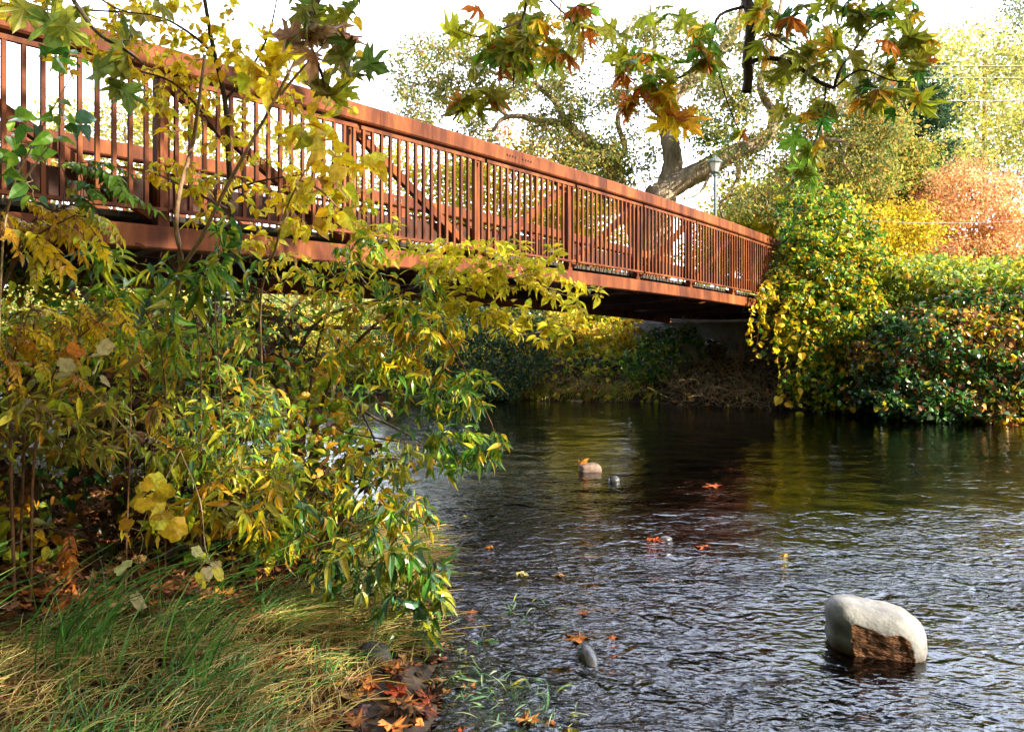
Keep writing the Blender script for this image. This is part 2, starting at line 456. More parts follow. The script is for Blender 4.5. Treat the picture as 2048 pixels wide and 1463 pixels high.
M['concrete'] = rough_mat('stained concrete', [(.3, (.10, .095, .085)), (.7, (.30, .29, .26))], 2, 10, .9, .5, 20)
M['granite'] = rough_mat('pale river granite', [(.30, (.115, .115, .115)), (.5, (.20, .20, .20)), (.72, (.33, .33, .33))], 7.0, 12, .8, .5, 55, dist=.008)
M['stone_dark'] = rough_mat('wet dark stone', [(.3, (.015, .015, .017)), (.7, (.07, .07, .075))], 14, 10, .25, .5, 60, spec=.6, dist=.006)
M['stone_tan'] = rough_mat('pinkish stone', [(.3, (.08, .055, .045)), (.7, (.27, .19, .155))], 16, 10, .8, .7, 60, dist=.01)
M['stone_olive'] = rough_mat('olive pebble', [(.35, (.025, .028, .026)), (.65, (.09, .095, .088))], 60, 6, .5, .4, 120, dist=.004)
M['fracture'] = rough_mat('broken rusty stone face', [(.3, (.03, .018, .012)), (.5, (.13, .055, .025)), (.7, (.27, .13, .06))], 9, 10, .8, .9, 40, (1, 1, 2.4), dist=.015)
M['lamp_metal'] = rough_mat('grey green painted metal', [(.3, (.10, .14, .15)), (.7, (.17, .22, .23))], 8, 3, .45, .1, 30, spec=.5)
M['wire'] = rough_mat('pale cable', [(.3, (.5, .5, .5)), (.7, (.7, .7, .68))], 8, 2, .4, .1, 30, spec=.5)
mg, n, out = mat('frosted lamp glass')
pr = n.nodes.new("ShaderNodeBsdfPrincipled"); pr.inputs['Base Color'].default_value = (.8, .78, .74, 1); pr.inputs['Roughness'].default_value = .35
tr = n.nodes.new("ShaderNodeBsdfTranslucent"); tr.inputs['Color'].default_value = (.85, .82, .76, 1)
msx = n.nodes.new("ShaderNodeMixShader"); n.links.new(pr.outputs[0], msx.inputs[1]); n.links.new(tr.outputs[0], msx.inputs[2]); n.links.new(msx.outputs[0], out.inputs['Surface'])
M['lamp_glass'] = mg

# boulder: granite with a dark wet foot and ochre algae at the waterline
gm = M['granite'].node_tree; pr_ = [x for x in gm.nodes if x.type == 'BSDF_PRINCIPLED'][0]; src = pr_.inputs['Base Color'].links[0].from_socket
tcg = gm.nodes.new('ShaderNodeTexCoord'); sx = gm.nodes.new('ShaderNodeSeparateXYZ'); gm.links.new(tcg.outputs['Object'], sx.inputs[0])
ng = gm.nodes.new('ShaderNodeTexNoise'); ng.inputs['Scale'].default_value = 9; gm.links.new(tcg.outputs['Object'], ng.inputs['Vector'])
ad = gm.nodes.new('ShaderNodeMath'); ad.operation = 'MULTIPLY_ADD'; ad.inputs[1].default_value = .09; gm.links.new(ng.outputs['Fac'], ad.inputs[0]); gm.links.new(sx.outputs['Z'], ad.inputs[2])
mrg = gm.nodes.new('ShaderNodeMapRange'); mrg.inputs['From Min'].default_value = -.055; mrg.inputs['From Max'].default_value = .0; gm.links.new(ad.outputs[0], mrg.inputs['Value'])
mg_ = gm.nodes.new('ShaderNodeMix'); mg_.data_type = 'RGBA'; mg_.inputs['A'].default_value = (.09, .055, .028, 1)
gm.links.new(mrg.outputs['Result'], mg_.inputs['Factor']); gm.links.new(src, mg_.inputs['B']); gm.links.new(mg_.outputs['Result'], pr_.inputs['Base Color'])

# ground: leaf litter, mud and gravel
mgd, n, out = mat('leaf strewn soil')
tcx = n.nodes.new("ShaderNodeTexCoord")
vo = n.nodes.new("ShaderNodeTexVoronoi"); vo.inputs['Scale'].default_value = 14; vo.inputs['Randomness'].default_value = 1
n.links.new(tcx.outputs['Object'], vo.inputs['Vector'])
vr = n.nodes.new("ShaderNodeValToRGB")
el = vr.color_ramp.elements; el[0].color = (.012, .008, .005, 1); el[1].position = 1; el[1].color = (.08, .05, .025, 1)
for pz, c in [(.35, (.035, .022, .012)), (.6, (.07, .036, .018)), (.8, (.06, .03, .014))]:
    e = el.new(pz); e.color = (*c, 1)
sp = n.nodes.new("ShaderNodeSeparateColor"); n.links.new(vo.outputs['Color'], sp.inputs['Color']); n.links.new(sp.outputs[0], vr.inputs['Fac'])
nz = n.nodes.new("ShaderNodeTexNoise"); nz.inputs['Scale'].default_value = 1.1; nz.inputs['Detail'].default_value = 8; n.links.new(tcx.outputs['Object'], nz.inputs['Vector'])
m2 = n.nodes.new("ShaderNodeMix"); m2.data_type = 'RGBA'; m2.inputs['B'].default_value = (.018, .013, .009, 1)
n.links.new(nz.outputs['Fac'], m2.inputs['Factor']); n.links.new(vr.outputs['Color'], m2.inputs['A'])
pr = n.nodes.new("ShaderNodeBsdfPrincipled"); pr.inputs['Roughness'].default_value = .9; n.links.new(m2.outputs['Result'], pr.inputs['Base Color'])
bp = n.nodes.new("ShaderNodeBump"); bp.inputs['Strength'].default_value = .8; bp.inputs['Distance'].default_value = .03
n.links.new(vo.outputs['Distance'], bp.inputs['Height']); n.links.new(bp.outputs['Normal'], pr.inputs['Normal']); n.links.new(pr.outputs[0], out.inputs['Surface'])
M['soil'] = mgd

# water: mirror by Fresnel over clear brown water
mw, n, out = mat('rippled river water')
tcx = n.nodes.new("ShaderNodeTexCoord")
def wmap(scale, rot=0.0):
    q = n.nodes.new("ShaderNodeMapping"); q.inputs['Scale'].default_value = scale; q.inputs['Rotation'].default_value = (0, 0, rot)
    n.links.new(tcx.outputs['Object'], q.inputs['Vector']); return q
def wnoise(scale, sc3, rot, det, rough=.5, dist=0.0):
    q = wmap(sc3, rot); z = n.nodes.new("ShaderNodeTexNoise"); z.inputs['Scale'].default_value = scale
    z.inputs['Detail'].default_value = det; z.inputs['Roughness'].default_value = rough; z.inputs['Distortion'].default_value = dist
    n.links.new(q.outputs['Vector'], z.inputs['Vector']); return z
n1 = wnoise(4.4, (1.0, 1.5, 1), R(-12), 1.5, .5, .6)      # hand-wide ripples
n2 = wnoise(15, (1, 1.6, 1), R(10), 3, .55, .2)          # fine chop
n4 = wnoise(9.0, (1.0, 1.5, 1), R(14), 1.0, .5, .4)
n3 = wnoise(1.1, (1, 1.4, 1), R(25), 2)                 # slow swells
def mathn(op, a, b):
    q = n.nodes.new("ShaderNodeMath"); q.operation = op
    for i, v in enumerate((a, b)):
        if isinstance(v, (int, float)): q.inputs[i].default_value = v
        else: n.links.new(v, q.inputs[i])
    return q.outputs[0]
def ridge(o): return mathn('SUBTRACT', 1.0, mathn('ABSOLUTE', mathn('MULTIPLY', mathn('SUBTRACT', o, .5), 4.0), 0.0))
h = mathn('ADD', mathn('ADD', mathn('MULTIPLY', ridge(n1.outputs['Fac']), .30), mathn('ADD', mathn('MULTIPLY', n1.outputs['Fac'], .7), mathn('MULTIPLY', ridge(n4.outputs['Fac']), .12))), mathn('ADD', mathn('MULTIPLY', n2.outputs['Fac'], .22), mathn('MULTIPLY', n3.outputs['Fac'], 1.3)))
bp = n.nodes.new("ShaderNodeBump"); bp.inputs['Strength'].default_value = 1.0; bp.inputs['Distance'].default_value = WATER_BUMP if 'WATER_BUMP' in globals() else .05
n.links.new(h, bp.inputs['Height'])
# riffle in the shallows near this bank, calmer pool farther out, smooth patches between
sxy = n.nodes.new("ShaderNodeSeparateXYZ"); n.links.new(tcx.outputs['Object'], sxy.inputs[0])
m_y = n.nodes.new("ShaderNodeMapRange"); m_y.interpolation_type = 'SMOOTHSTEP'; m_y.inputs['From Min'].default_value = 3.4; m_y.inputs['From Max'].default_value = 8.5; m_y.inputs['To Min'].default_value = 1.15; m_y.inputs['To Max'].default_value = .22
n.links.new(sxy.outputs['Y'], m_y.inputs['Value'])
npz = wnoise(.55, (1, 1.8, 1), R(-20), 2); m_p = n.nodes.new("ShaderNodeMapRange"); m_p.inputs['From Min'].default_value = .35; m_p.inputs['From Max'].default_value = .62; m_p.inputs['To Min'].default_value = .45; m_p.inputs['To Max'].default_value = 1.25
n.links.new(npz.outputs['Fac'], m_p.inputs['Value'])
n.links.new(mathn('MULTIPLY', m_y.outputs['Result'], m_p.outputs['Result']), bp.inputs['Strength'])
gl = n.nodes.new("ShaderNodeBsdfGlossy"); gl.inputs['Roughness'].default_value = .03; gl.inputs['Color'].default_value = (.92, .95, 1, 1)
tp = n.nodes.new("ShaderNodeBsdfTransparent"); tp.inputs['Color'].default_value = (.40, .31, .19, 1)
fr = n.nodes.new("ShaderNodeFresnel"); fr.inputs['IOR'].default_value = 1.75
n.links.new(bp.outputs['Normal'], gl.inputs['Normal']); n.links.new(bp.outputs['Normal'], fr.inputs['Normal'])
ms = n.nodes.new("ShaderNodeMixShader"); n.links.new(fr.outputs[0], ms.inputs['Fac']); n.links.new(tp.outputs[0], ms.inputs[1]); n.links.new(gl.outputs[0], ms.inputs[2])
n.links.new(ms.outputs[0], out.inputs['Surface'])
M['water'] = mw

# ------------------------------------------------------------------ terrain
RIVER = np.array([(-.50, 3.4), (-.42, 4.2), (-.60, 5.2), (-.72, 6.2), (-.85, 7.4), (-1.7, 8.8), (-3.0, 10.4), (-5.0, 12.6), (-9, 16.5), (-15, 22), (-30, 30), (-60, 44),
                  (-60, 62), (-28, 42), (-13, 31), (-7, 26.2), (-2.2, 24.2), (.4, 23.0), (3.5, 22.4), (6.6, 21.2), (8.4, 19.9), (10.2, 18.6), (12.6, 17.8), (16, 16.6), (24, 13), (40, 4), (60, -12),
                  (40, -30), (14, -9), (7, -3.6), (3.2, -.6), (1.2, 1.2), (0, 2.5)], float) * .85

def river_sd(x, y):
    """signed distance to the river's edge, positive on land; and whether the nearest edge is the far bank"""
    x = np.asarray(x, float); y = np.asarray(y, float); sh = x.shape
    p = np.stack([x.ravel(), y.ravel()], -1)
    best = np.full(len(p), 1e9); far = np.zeros(len(p), bool); ins = np.zeros(len(p), bool)
    K = len(RIVER)
    for i in range(K):
        a = RIVER[i]; b = RIVER[(i + 1) % K]; e = b - a
        t = np.clip(((p - a) @ e) / (e @ e), 0, 1)
        d = np.hypot(*(p - a - t[:, None] * e).T)
        m = d < best; best[m] = d[m]; far[m] = 12 <= i < 26
        c = ((a[1] > p[:, 1]) != (b[1] > p[:, 1]))
        with np.errstate(divide='ignore', invalid='ignore'):
            xi = (b[0] - a[0]) * (p[:, 1] - a[1]) / (b[1] - a[1]) + a[0]
        ins ^= c & (p[:, 0] < xi)
    best[ins] *= -1
    return best.reshape(sh), far.reshape(sh)

def sst(a, b, t):
    t = np.clip((t - a) / (b - a), 0, 1); return t * t * (3 - 2 * t)

def wav(x, y, s=1.0):
    return (np.sin(x * 1.7 * s + 1.3) * np.sin(y * 1.3 * s + .4) + .5 * np.sin(x * 3.7 * s + y * 2.1 * s) + .3 * np.sin(x * 7.3 * s - y * 5.1 * s + 2)) / 1.8

def ground(x, y):
    x = np.asarray(x, float); y = np.asarray(y, float)
    d, far = river_sd(x, y)
    d = d + .10 * wav(x, y, 1.6)
    bed = -.02 - .42 * sst(0, 2.5, -d) - .3 * sst(2, 8, -d)
    near = .05 * sst(0, .15, d) + .22 * sst(0, 1.6, d) + .9 * sst(1.5, 7, d) + 1.2 * sst(7, 25, d)
    farz = .12 * sst(0, .25, d) + .95 * sst(.1, 2.0, d) + 1.5 * sst(2.5, 8.5, d) + .5 * sst(8, 30, d)
    z = np.where(d < 0, bed, np.where(far, farz, near))
    z = z + np.where(d > 0, .05 * np.minimum(np.abs(d), 1) * wav(x, y, 1.1), .03 * wav(x, y, 2.2))
    z = z + 14 * sst(60, 300, np.hypot(x, y)) * (y > -1e9)
    return z

def gz(x, y): return float(ground(np.array([x]), np.array([y]))[0])

def axis(lo, hi, fine_lo, fine_hi, fine, grow=1.12):
    a = list(np.arange(fine_lo, fine_hi + 1e-6, fine)); s = fine
    while a[-1] < hi: s *= grow; a.append(a[-1] + s)
    s = fine
    while a[0] > lo: s *= grow; a.insert(0, a[0] - s)
    return np.array(a)

gx = axis(-900, 900, -9, 14, .16); gy = axis(-900, 900, 1.0, 28, .16)
X, Y = np.meshgrid(gx, gy); Z = ground(X, Y)
V = np.stack([X, Y, Z], -1).reshape(-1, 3); nx, ny = len(gx), len(gy)
i = np.arange(ny - 1)[:, None] * nx; j = np.arange(nx - 1)[None, :]
q = np.stack([i + j, i + j + 1, i + nx + j + 1, i + nx + j], -1).reshape(-1)
link('ground', np_mesh('ground', V, q, np.arange(len(q) // 4) * 4, np.full(len(q) // 4, 4), None, True), M['soil'])['kind'] = 'structure'
# water sheet: a real surface with gentle swells, finer near the camera
wx = axis(-62, 62, -3, 8, .09, 1.06); wy = axis(-32, 64, 2.0, 12, .07, 1.05)
X, Y = np.meshgrid(wx, wy)
Z = .006 * wav(X, Y, 1.5) + .004 * np.sin(Y * 11 + 1.3 * np.sin(X * 2.1)) * np.sin(X * 3 + Y)
V = np.stack([X, Y, Z], -1).reshape(-1, 3); nx, ny = len(wx), len(wy)
i = np.arange(ny - 1)[:, None] * nx; j = np.arange(nx - 1)[None, :]
q = np.stack([i + j, i + j + 1, i + nx + j + 1, i + nx + j], -1).reshape(-1)
# keep only the sheet's part over or beside the river
cx = V[q.reshape(-1, 4)].mean(1); sd_, _ = river_sd(cx[:, 0], cx[:, 1]); q = q.reshape(-1, 4)[sd_ < 1.5].ravel()
link('water', np_mesh('water', V, q, np.arange(len(q) // 4) * 4, np.full(len(q) // 4, 4), None, True), M['water'])['kind'] = 'structure'

# ------------------------------------------------------------------ footbridge
U = 6.53 / 1500.0
B0 = np.array([(328 - 1024) * U, 6.53]); BD = np.array([1.306, 1.62]); PL = float(np.hypot(*BD)); BD = BD / PL
BN = np.array([-BD[1], BD[0]]); BW = 3.78
def bz(k): return EYE + (180 - 1.9 * (k - 2.2) ** 2) * U        # underside of the lower chord
def BP(k, off, dz):                                             # k in panels, off towards the far side, dz above underside
    p = B0 + BD * PL * k + BN * off
    return np.array([p[0], p[1], bz(k) + dz])

def box_path(bm_, pts, half_n, z0, z1):
    """prism swept along pts (list of (k)), section half width and z range"""
class Boxes:
    def __init__(s): s.V = []; s.F = []
    def hexa(s, v8):
        o = len(s.V); s.V += [tuple(v) for v in v8]
        s.F += [(o, o + 3, o + 2, o + 1), (o + 4, o + 5, o + 6, o + 7), (o, o + 1, o + 5, o + 4), (o + 1, o + 2, o + 6, o + 5), (o + 2, o + 3, o + 7, o + 6), (o + 3, o, o + 4, o + 7)]
    def sweep(s, ks, n0, n1, z0, z1, cham=0.0):
        """box girder following the camber; chamfered corners"""
        c = cham
        sec = [(n0 + c, z0), (n1 - c, z0), (n1, z0 + c), (n1, z1 - c), (n1 - c, z1), (n0 + c, z1), (n0, z1 - c), (n0, z0 + c)] if c else [(n0, z0), (n1, z0), (n1, z1), (n0, z1)]
        m = len(sec); o = len(s.V)
        for k in ks:
            for a, z in sec: s.V.append(tuple(BP(k, a, z)))
        for i in range(len(ks) - 1):
            for j in range(m):
                j2 = (j + 1) % m
                s.F.append((o + i * m + j, o + i * m + j2, o + (i + 1) * m + j2, o + (i + 1) * m + j))
        s.F.append(tuple(o + j for j in range(m))[::-1]); e = o + (len(ks) - 1) * m
        s.F.append(tuple(e + j for j in range(m)))
    def bar(s, a, b, wu, wv, u):
        """square bar from a to b; u is one side direction"""
        a = np.array(a, float); b = np.array(b, float); d = nrm(b - a); u = nrm(np.array(u, float) - np.dot(u, d) * d); v = np.cross(d, u)
        q = []
        for e in (a, b):
            q += [e - u * wu - v * wv, e + u * wu - v * wv, e + u * wu + v * wv, e - u * wu + v * wv]
        s.hexa(q)
    def build(s, name, mt, parent=None, bevel=0.0):
        me = bpy.data.meshes.new(name); me.from_pydata([tuple(map(float, v)) for v in s.V], [], s.F); me.update()
        bm = bmesh.new(); bm.from_mesh(me); bmesh.ops.recalc_face_normals(bm, faces=bm.faces); bm.to_mesh(me); bm.free()
        o = link(name, me, mt, parent)
        if bevel:
            mod = o.modifiers.new('bevel', 'BEVEL'); mod.width = bevel; mod.segments = 1; mod.limit_method = 'ANGLE'
        return o

K0, K1 = -3.3, 8.05
def ks(a, b, st=.25):
    n = max(2, int(abs(b - a) / st) + 1); return list(np.linspace(a, b, n))
bridge = empty('footbridge', tuple(BP(2, BW / 2, 0)), 'rust-red weathering steel truss footbridge with slatted railings arching over the river', 'footbridge')
nrmv = np.array([BN[0], BN[1], 0.0])
up3 = np.array([0, 0, 1.0])
dir3 = np.array([BD[0], BD[1], 0.0])
for side in (0, 1):
    s = 1 if side == 0 else -1
    base = 0.0 if side == 0 else BW
    def off(v): return base + s * v
    rng_n = lambda a, b: (min(off(a), off(b)), max(off(a), off(b)))
    a, b = rng_n(-.06, .14)
    t = Boxes(); t.sweep(ks(K0, K1), a, b, 1.55, 1.75, .018); top = t.build('top_chord', M['rust'], bridge)
    t = Boxes(); t.sweep(ks(K0, K1), a + .01, b - .01, 0.0 if side == 0 else -.14, .20 if side == 0 else .16, .012); bot = t.build('bottom_chord', M['rust'], bridge)
    # splice plates' bolts and weld seams, on the outer face
    for part, zc in ((top, 1.645), (bot, .10)):
        bb = Boxes()
        for kk in (2.36,):
            for q in (-.26, -.20, -.14, -.08, .08, .14, .20, .26):
                c = BP(kk + q / PL * 1.0, off(-.060), zc); n2v = -nrmv * s
                for rr, hh in ((.014, .010),):
                    ring = [c + rr * (math.cos(t_) * dir3 + math.sin(t_) * up3) for t_ in np.linspace(0, 2 * np.pi, 7)[:-1]]
                    o = len(bb.V)
                    bb.V += [tuple(v) for v in ring] + [tuple(v + n2v * hh) for v in ring]
                    bb.F += [tuple(range(o + 6, o + 12))] + [(o + i_, o + (i_ + 1) % 6, o + 6 + (i_ + 1) % 6, o + 6 + i_) for i_ in range(6)]
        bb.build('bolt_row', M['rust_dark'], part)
    sm = Boxes()
    for kk in (-1.9, -.2, 1.16, 1.55, 2.36, 3.45, 4.6, 5.9):
        p = BP(kk, off(-.0615), 0); sm.bar(p + up3 * 1.57, p + up3 * 1.735, .002, .0025, dir3)
    sm.build('weld_seam', M['rust'], top)
    # posts and diagonals
    for k in range(-3, 9):
        if k > K1: continue
        t = Boxes(); c = BP(k, off(.05), 0); t.bar(c + up3 * (.202 if side == 0 else .162), c + up3 * 1.548, .055, .05, dir3)
        t.build('post', M['rust'], bridge, .006)
    for k in range(-3, 8):
        up_first = k < 2          # the braces lean towards the banks on either side of midspan
        ca, cb = (BP(k, off(.05), 1.50), BP(k + 1, off(.05), .24)) if up_first else (BP(k, off(.05), .24), BP(k + 1, off(.05), 1.50))
        dd = nrm(cb - ca); ca = ca + dd * .10; cb = cb - dd * .10
        t = Boxes(); t.bar(ca, cb, .036, .05, nrmv); t.build('diagonal_brace', M['rust'], bridge, .004)
        # gusset at the top corner
        kk = k if up_first else k + 1; sg = 1 if up_first else -1
        g0 = BP(kk, off(.05), 1.547) + dir3 * sg * .056
        t = Boxes(); w_ = nrmv * .03
        tri = [g0, g0 + dir3 * sg * .34, g0 + dir3 * sg * .22 - up3 * .10, g0 - up3 * .16]
        t.hexa([v - w_ for v in tri] + [v + w_ for v in tri]); t.build('gusset', M['rust'], bridge)
    # railing bays with balusters outside the truss
    nb = 16
    cnt = 0
    for k in sorted(range(-3, 8), key=lambda v: (v < -1, v)):
        a, b = rng_n(-.105, -.065)
        g = .012
        t = Boxes(); t.sweep(ks(k + g, k + 1 - g), a, b, 1.452, 1.492); t.sweep(ks(k + g, k + 1 - g), a - .012, b + .012, .315, .345)
        big = side == 0 and k >= -1
        kk = [k + (i_ + .5) / nb for i_ in range(nb)]
        if not (big and cnt + nb <= 100):
            for q_ in kk:
                c = BP(q_, off(-.085), 0); t.bar(c + up3 * .3455, c + up3 * 1.4515, .0165, .0165, dir3)
            for q_ in (k, ):
                for e_ in (-.09, .09):
                    c = BP(q_ + e_ * .45, off(-.085), 0)
            t.build('railing_panel', M['rust'], bridge)
        else:
            pn = t.build('railing_panel', M['rust'], bridge)
            for q_ in kk:
                c = BP(q_, off(-.085), 0); t2 = Boxes(); t2.bar(c + up3 * .3455, c + up3 * 1.4515, .0165, .0165, dir3)
                t2.build('baluster', M['rust'], pn); cnt += 1
        # stand-offs carrying the bay
    # kerb plate along the deck
    a, b = rng_n(.145, .155)
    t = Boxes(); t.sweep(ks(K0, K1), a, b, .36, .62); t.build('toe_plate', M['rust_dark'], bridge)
# deck, stringers, floor beams, wind bracing
t = Boxes()
nplk = int((K1 - K0) * PL / .16)
for i in range(nplk):
    k_ = K0 + (i + .04) * .16 / PL; k2_ = K0 + (i + .94) * .16 / PL
    v = []
    for z in (.275, .325):
        v += [BP(k_, .16, z), BP(k2_, .16, z), BP(k2_, BW - .16, z), BP(k_, BW - .16, z)]
    t.hexa(v)
t.build('deck', M['plank'], bridge)
for o_ in (.5, 1.3, 2.0, 2.7, 3.3):
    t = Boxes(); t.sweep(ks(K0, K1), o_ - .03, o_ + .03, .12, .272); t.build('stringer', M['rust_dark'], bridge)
for k in range(-3, 9):
    t = Boxes()
    c0 = BP(k, .145, 0); c1 = BP(k, BW - .145, 0)
    prof = [(0, .02), (.25, -.06), (.5, -.08), (.75, -.06), (1, -.02)]
    for (f0, za), (f1, zb) in zip(prof[:-1], prof[1:]):
        a = c0 + (c1 - c0) * f0; b = c0 + (c1 - c0) * f1
        t.hexa([a - dir3 * .06 + up3 * za, a + dir3 * .06 + up3 * za, b + dir3 * .06 + up3 * zb, b - dir3 * .06 + up3 * zb,
                a - dir3 * .06 + up3 * .118, a + dir3 * .06 + up3 * .118, b + dir3 * .06 + up3 * .118, b - dir3 * .06 + up3 * .118])
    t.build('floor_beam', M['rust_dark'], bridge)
for k in range(-3, 8):
    t = Boxes(); a, b = (0.2, BW - .2) if k % 2 == 0 else (BW - .2, .2)
    t.bar(BP(k + .04, a, .04), BP(k + .96, b, .04), .02, .02, up3); t.build('wind_brace', M['rust'], bridge)

# pale painted letters on the far chord, seen through the railing
for ch_, kk_ in (('M', 2.86), ('O', 2.91)):
    cu = bpy.data.curves.new('lettering', 'FONT'); cu.body = ch_; cu.size = .13; cu.extrude = .0015
    tmp = bpy.data.objects.new('tmp', cu); COL.objects.link(tmp); bpy.context.view_layer.update()
    me = bpy.data.meshes.new_from_object(tmp); bpy.data.objects.remove(tmp)
    o_ = link('painted_letter', me, M['concrete'], bridge); p_ = BP(kk_, BW - .145, 1.60)
    o_.rotation_euler = (R(90), 0, math.atan2(BD[1], BD[0])); o_.location = Vector(p_) - parent_world(bridge)
# far abutment: concrete wall carrying the bridge end
ab = empty('bridge_abutment', tuple(BP(8.0, BW / 2, -1.6)), 'shaded concrete abutment carrying the far end of the footbridge', 'abutment')
t = Boxes(); v = []
for z in (-2.6, -.16):
    v += [BP(7.86, -.5, z), BP(8.7, -.5, z), BP(8.7, BW + .9, z), BP(7.86, BW + .9, z)]
t.hexa(v); t.build('wall', M['concrete'], ab, .02)
t = Boxes(); v = []
for z in (-.155, 1.0 - .6):
    v += [BP(8.12, -.5, z), BP(8.7, -.5, z), BP(8.7, BW + .9, z), BP(8.12, BW + .9, z)]
t.hexa(v); t.build('back_wall', M['concrete'], ab, .02)
# ================================================================== background and far bank
def E(px, py, Y, rx, ry, rz): return (P(px, py, Y), (rx, ry, rz))
def stick_set(n, boxf, length, r, up=.5, curl=.3, seg=5):
    T = Tubes()
    for _ in range(n):
        a = np.array(boxf()); d = rng.normal(size=3); d[2] = abs(d[2]) * up; d = d / np.linalg.norm(d)
        Ln = length * rng.uniform(.4, 1.4); p = [a]
        for _k in range(seg):
            d = nrm(d + rng.normal(size=3) * curl); p.append(p[-1] + d * Ln / seg)
        T.add(p, r * rng.uniform(.5, 1.3), r * .3, 3)
    return T

# ---- the great oak behind the bridge
OY = 26.0
oak = empty('oak_tree', tuple(P(1330, 600, OY + .5)), 'huge spreading oak with twisted sunlit limbs behind the bridge', 'tree')
W = Wood()
def PL_(lst): return [P(*v) for v in lst]
trunk = W.limb(PL_([(1300, 640, 26.6), (1305, 520, 26.5), (1315, 430, 26.2), (1325, 375, 26.0)]), .7, .52, 5, 14, .06)
W.limb(PL_([(1322, 395, 26.1), (1345, 335, 26.0), (1340, 285, 26.0), (1330, 235, 26.2), (1345, 195, 26.3), (1395, 152, 26.4), (1440, 105, 26.8), (1478, 45, 27), (1500, -40, 27)]), .37, .13, 5, 12, .05)
W.limb(PL_([(1318, 390, 26.0), (1362, 362, 25.8), (1415, 335, 25.4), (1470, 305, 25.1), (1520, 286, 25.0), (1545, 258, 25.0), (1548, 222, 25.1)]), .42, .18, 5, 12, .05)
W.limb(PL_([(1548, 232, 25.1), (1590, 238, 25.0), (1650, 232, 24.6), (1700, 190, 24.6), (1740, 130, 24.8)]), .16, .04, 5, 8)
W.limb(PL_([(1546, 225, 25.1), (1520, 170, 25.4), (1545, 100, 26), (1560, 20, 26.4), (1575, -60, 26.6)]), .15, .05, 5, 8)
W.limb(PL_([(1290, 520, 26.8), (1262, 440, 27.0), (1238, 375, 27.2), (1222, 325, 27.3), (1185, 290, 27.5), (1150, 265, 27.7), (1128, 240, 27.8)]), .32, .17, 5, 12, .05)
W.limb(PL_([(1130, 244, 27.8), (1085, 244, 28), (1040, 232, 28.2), (1005, 238, 28.3), (985, 262, 28.3)]), .15, .06, 5, 8)
W.limb(PL_([(1015, 233, 28.3), (985, 205, 28.5), (940, 185, 28.7), (880, 175, 28.8), (820, 165, 29)]), .09, .03, 5, 7)
W.limb(PL_([(1130, 242, 27.8), (1112, 205, 28), (1085, 180, 28.1), (1045, 160, 28.3), (1000, 150, 28.3), (930, 120, 28.5), (880, 95, 28.6)]), .15, .04, 5, 8)
W.limb(PL_([(1112, 205, 28), (1125, 160, 28.2), (1118, 120, 28.3), (1135, 70, 28.5), (1120, 20, 28.6), (1140, -50, 28.6)]), .09, .03, 5, 7)
W.limb(PL_([(1222, 325, 27.3), (1250, 300, 27.2), (1235, 240, 27.1), (1255, 180, 27), (1240, 110, 27), (1270, 30, 27)]), .13, .04, 5, 8)
W.limb(PL_([(1335, 240, 26.2), (1300, 210, 26), (1290, 160, 25.8), (1310, 90, 25.6), (1300, 10, 25.5)]), .12, .04, 5, 8)
W.limb(PL_([(1470, 312, 25.1), (1478, 345, 24.9), (1465, 380, 24.8), (1440, 410, 24.7), (1452, 450, 24.6)]), .11, .03, 5, 7)
W.limb(PL_([(1425, 335, 25.3), (1400, 385, 25), (1360, 400, 24.8)]), .07, .02, 5, 6)
W.limb(PL_([(1640, 232, 24.6), (1645, 275, 24.5), (1690, 285, 24.3), (1685, 320, 24.2), (1705, 350, 24.2)]), .10, .03, 5, 7)
tw = box_targets([(790, 60, 900, 200, 34, 27, 30), (780, 180, 960, 270, 26, 26, 29), (880, 60, 1050, 200, 52, 26, 30), (1000, 30, 1250, 200, 70, 25, 30), (1040, 180, 1330, 330, 60, 26, 29),
                  (1180, 280, 1310, 400, 30, 26, 28.5), (1230, 30, 1500, 160, 58, 24, 29), (1380, 150, 1560, 290, 60, 24, 28), (1480, 40, 1760, 150, 44, 24, 28), (1560, 130, 1800, 270, 70, 23.5, 28),
                  (1430, 300, 1640, 440, 52, 23.8, 27), (1600, 260, 1780, 400, 36, 23.8, 27), (1130, 300, 1250, 390, 20, 25, 29), (930, 240, 1000, 300, 8, 27, 29), (800, 90, 860, 240, 12, 27, 29)])
tp = W.reach(tw, .018, .26, .03, 7, 4, .42)
ow = W.t.build('trunk', M['bark'], oak)
LV = Leaves()
clumps(LV, tw, 'oak', .115, P_OAK, 78, .48, .55, .22, tone=.3)
clumps(LV, np.concatenate([p[4:5] for p in tp]), 'oak', .11, P_OAK, 18, .4, .6, .22, tone=.3)
# ivy tufts growing on the limbs
clumps(LV, [tuple(P(x, y, z)) for x, y, z in ((1215, 320, 27), (1205, 300, 27), (1240, 345, 27), (1140, 240, 27.5), (1150, 215, 27.6), (1420, 290, 25), (1450, 270, 25), (1460, 245, 25.1), (1400, 260, 25.3))], 'oak', .13, [(2, GR), (2, (.15, .2, .05)), (1, YG)], 260, .6, .9)
LV.build('crown', M['far_leaf'], oak)

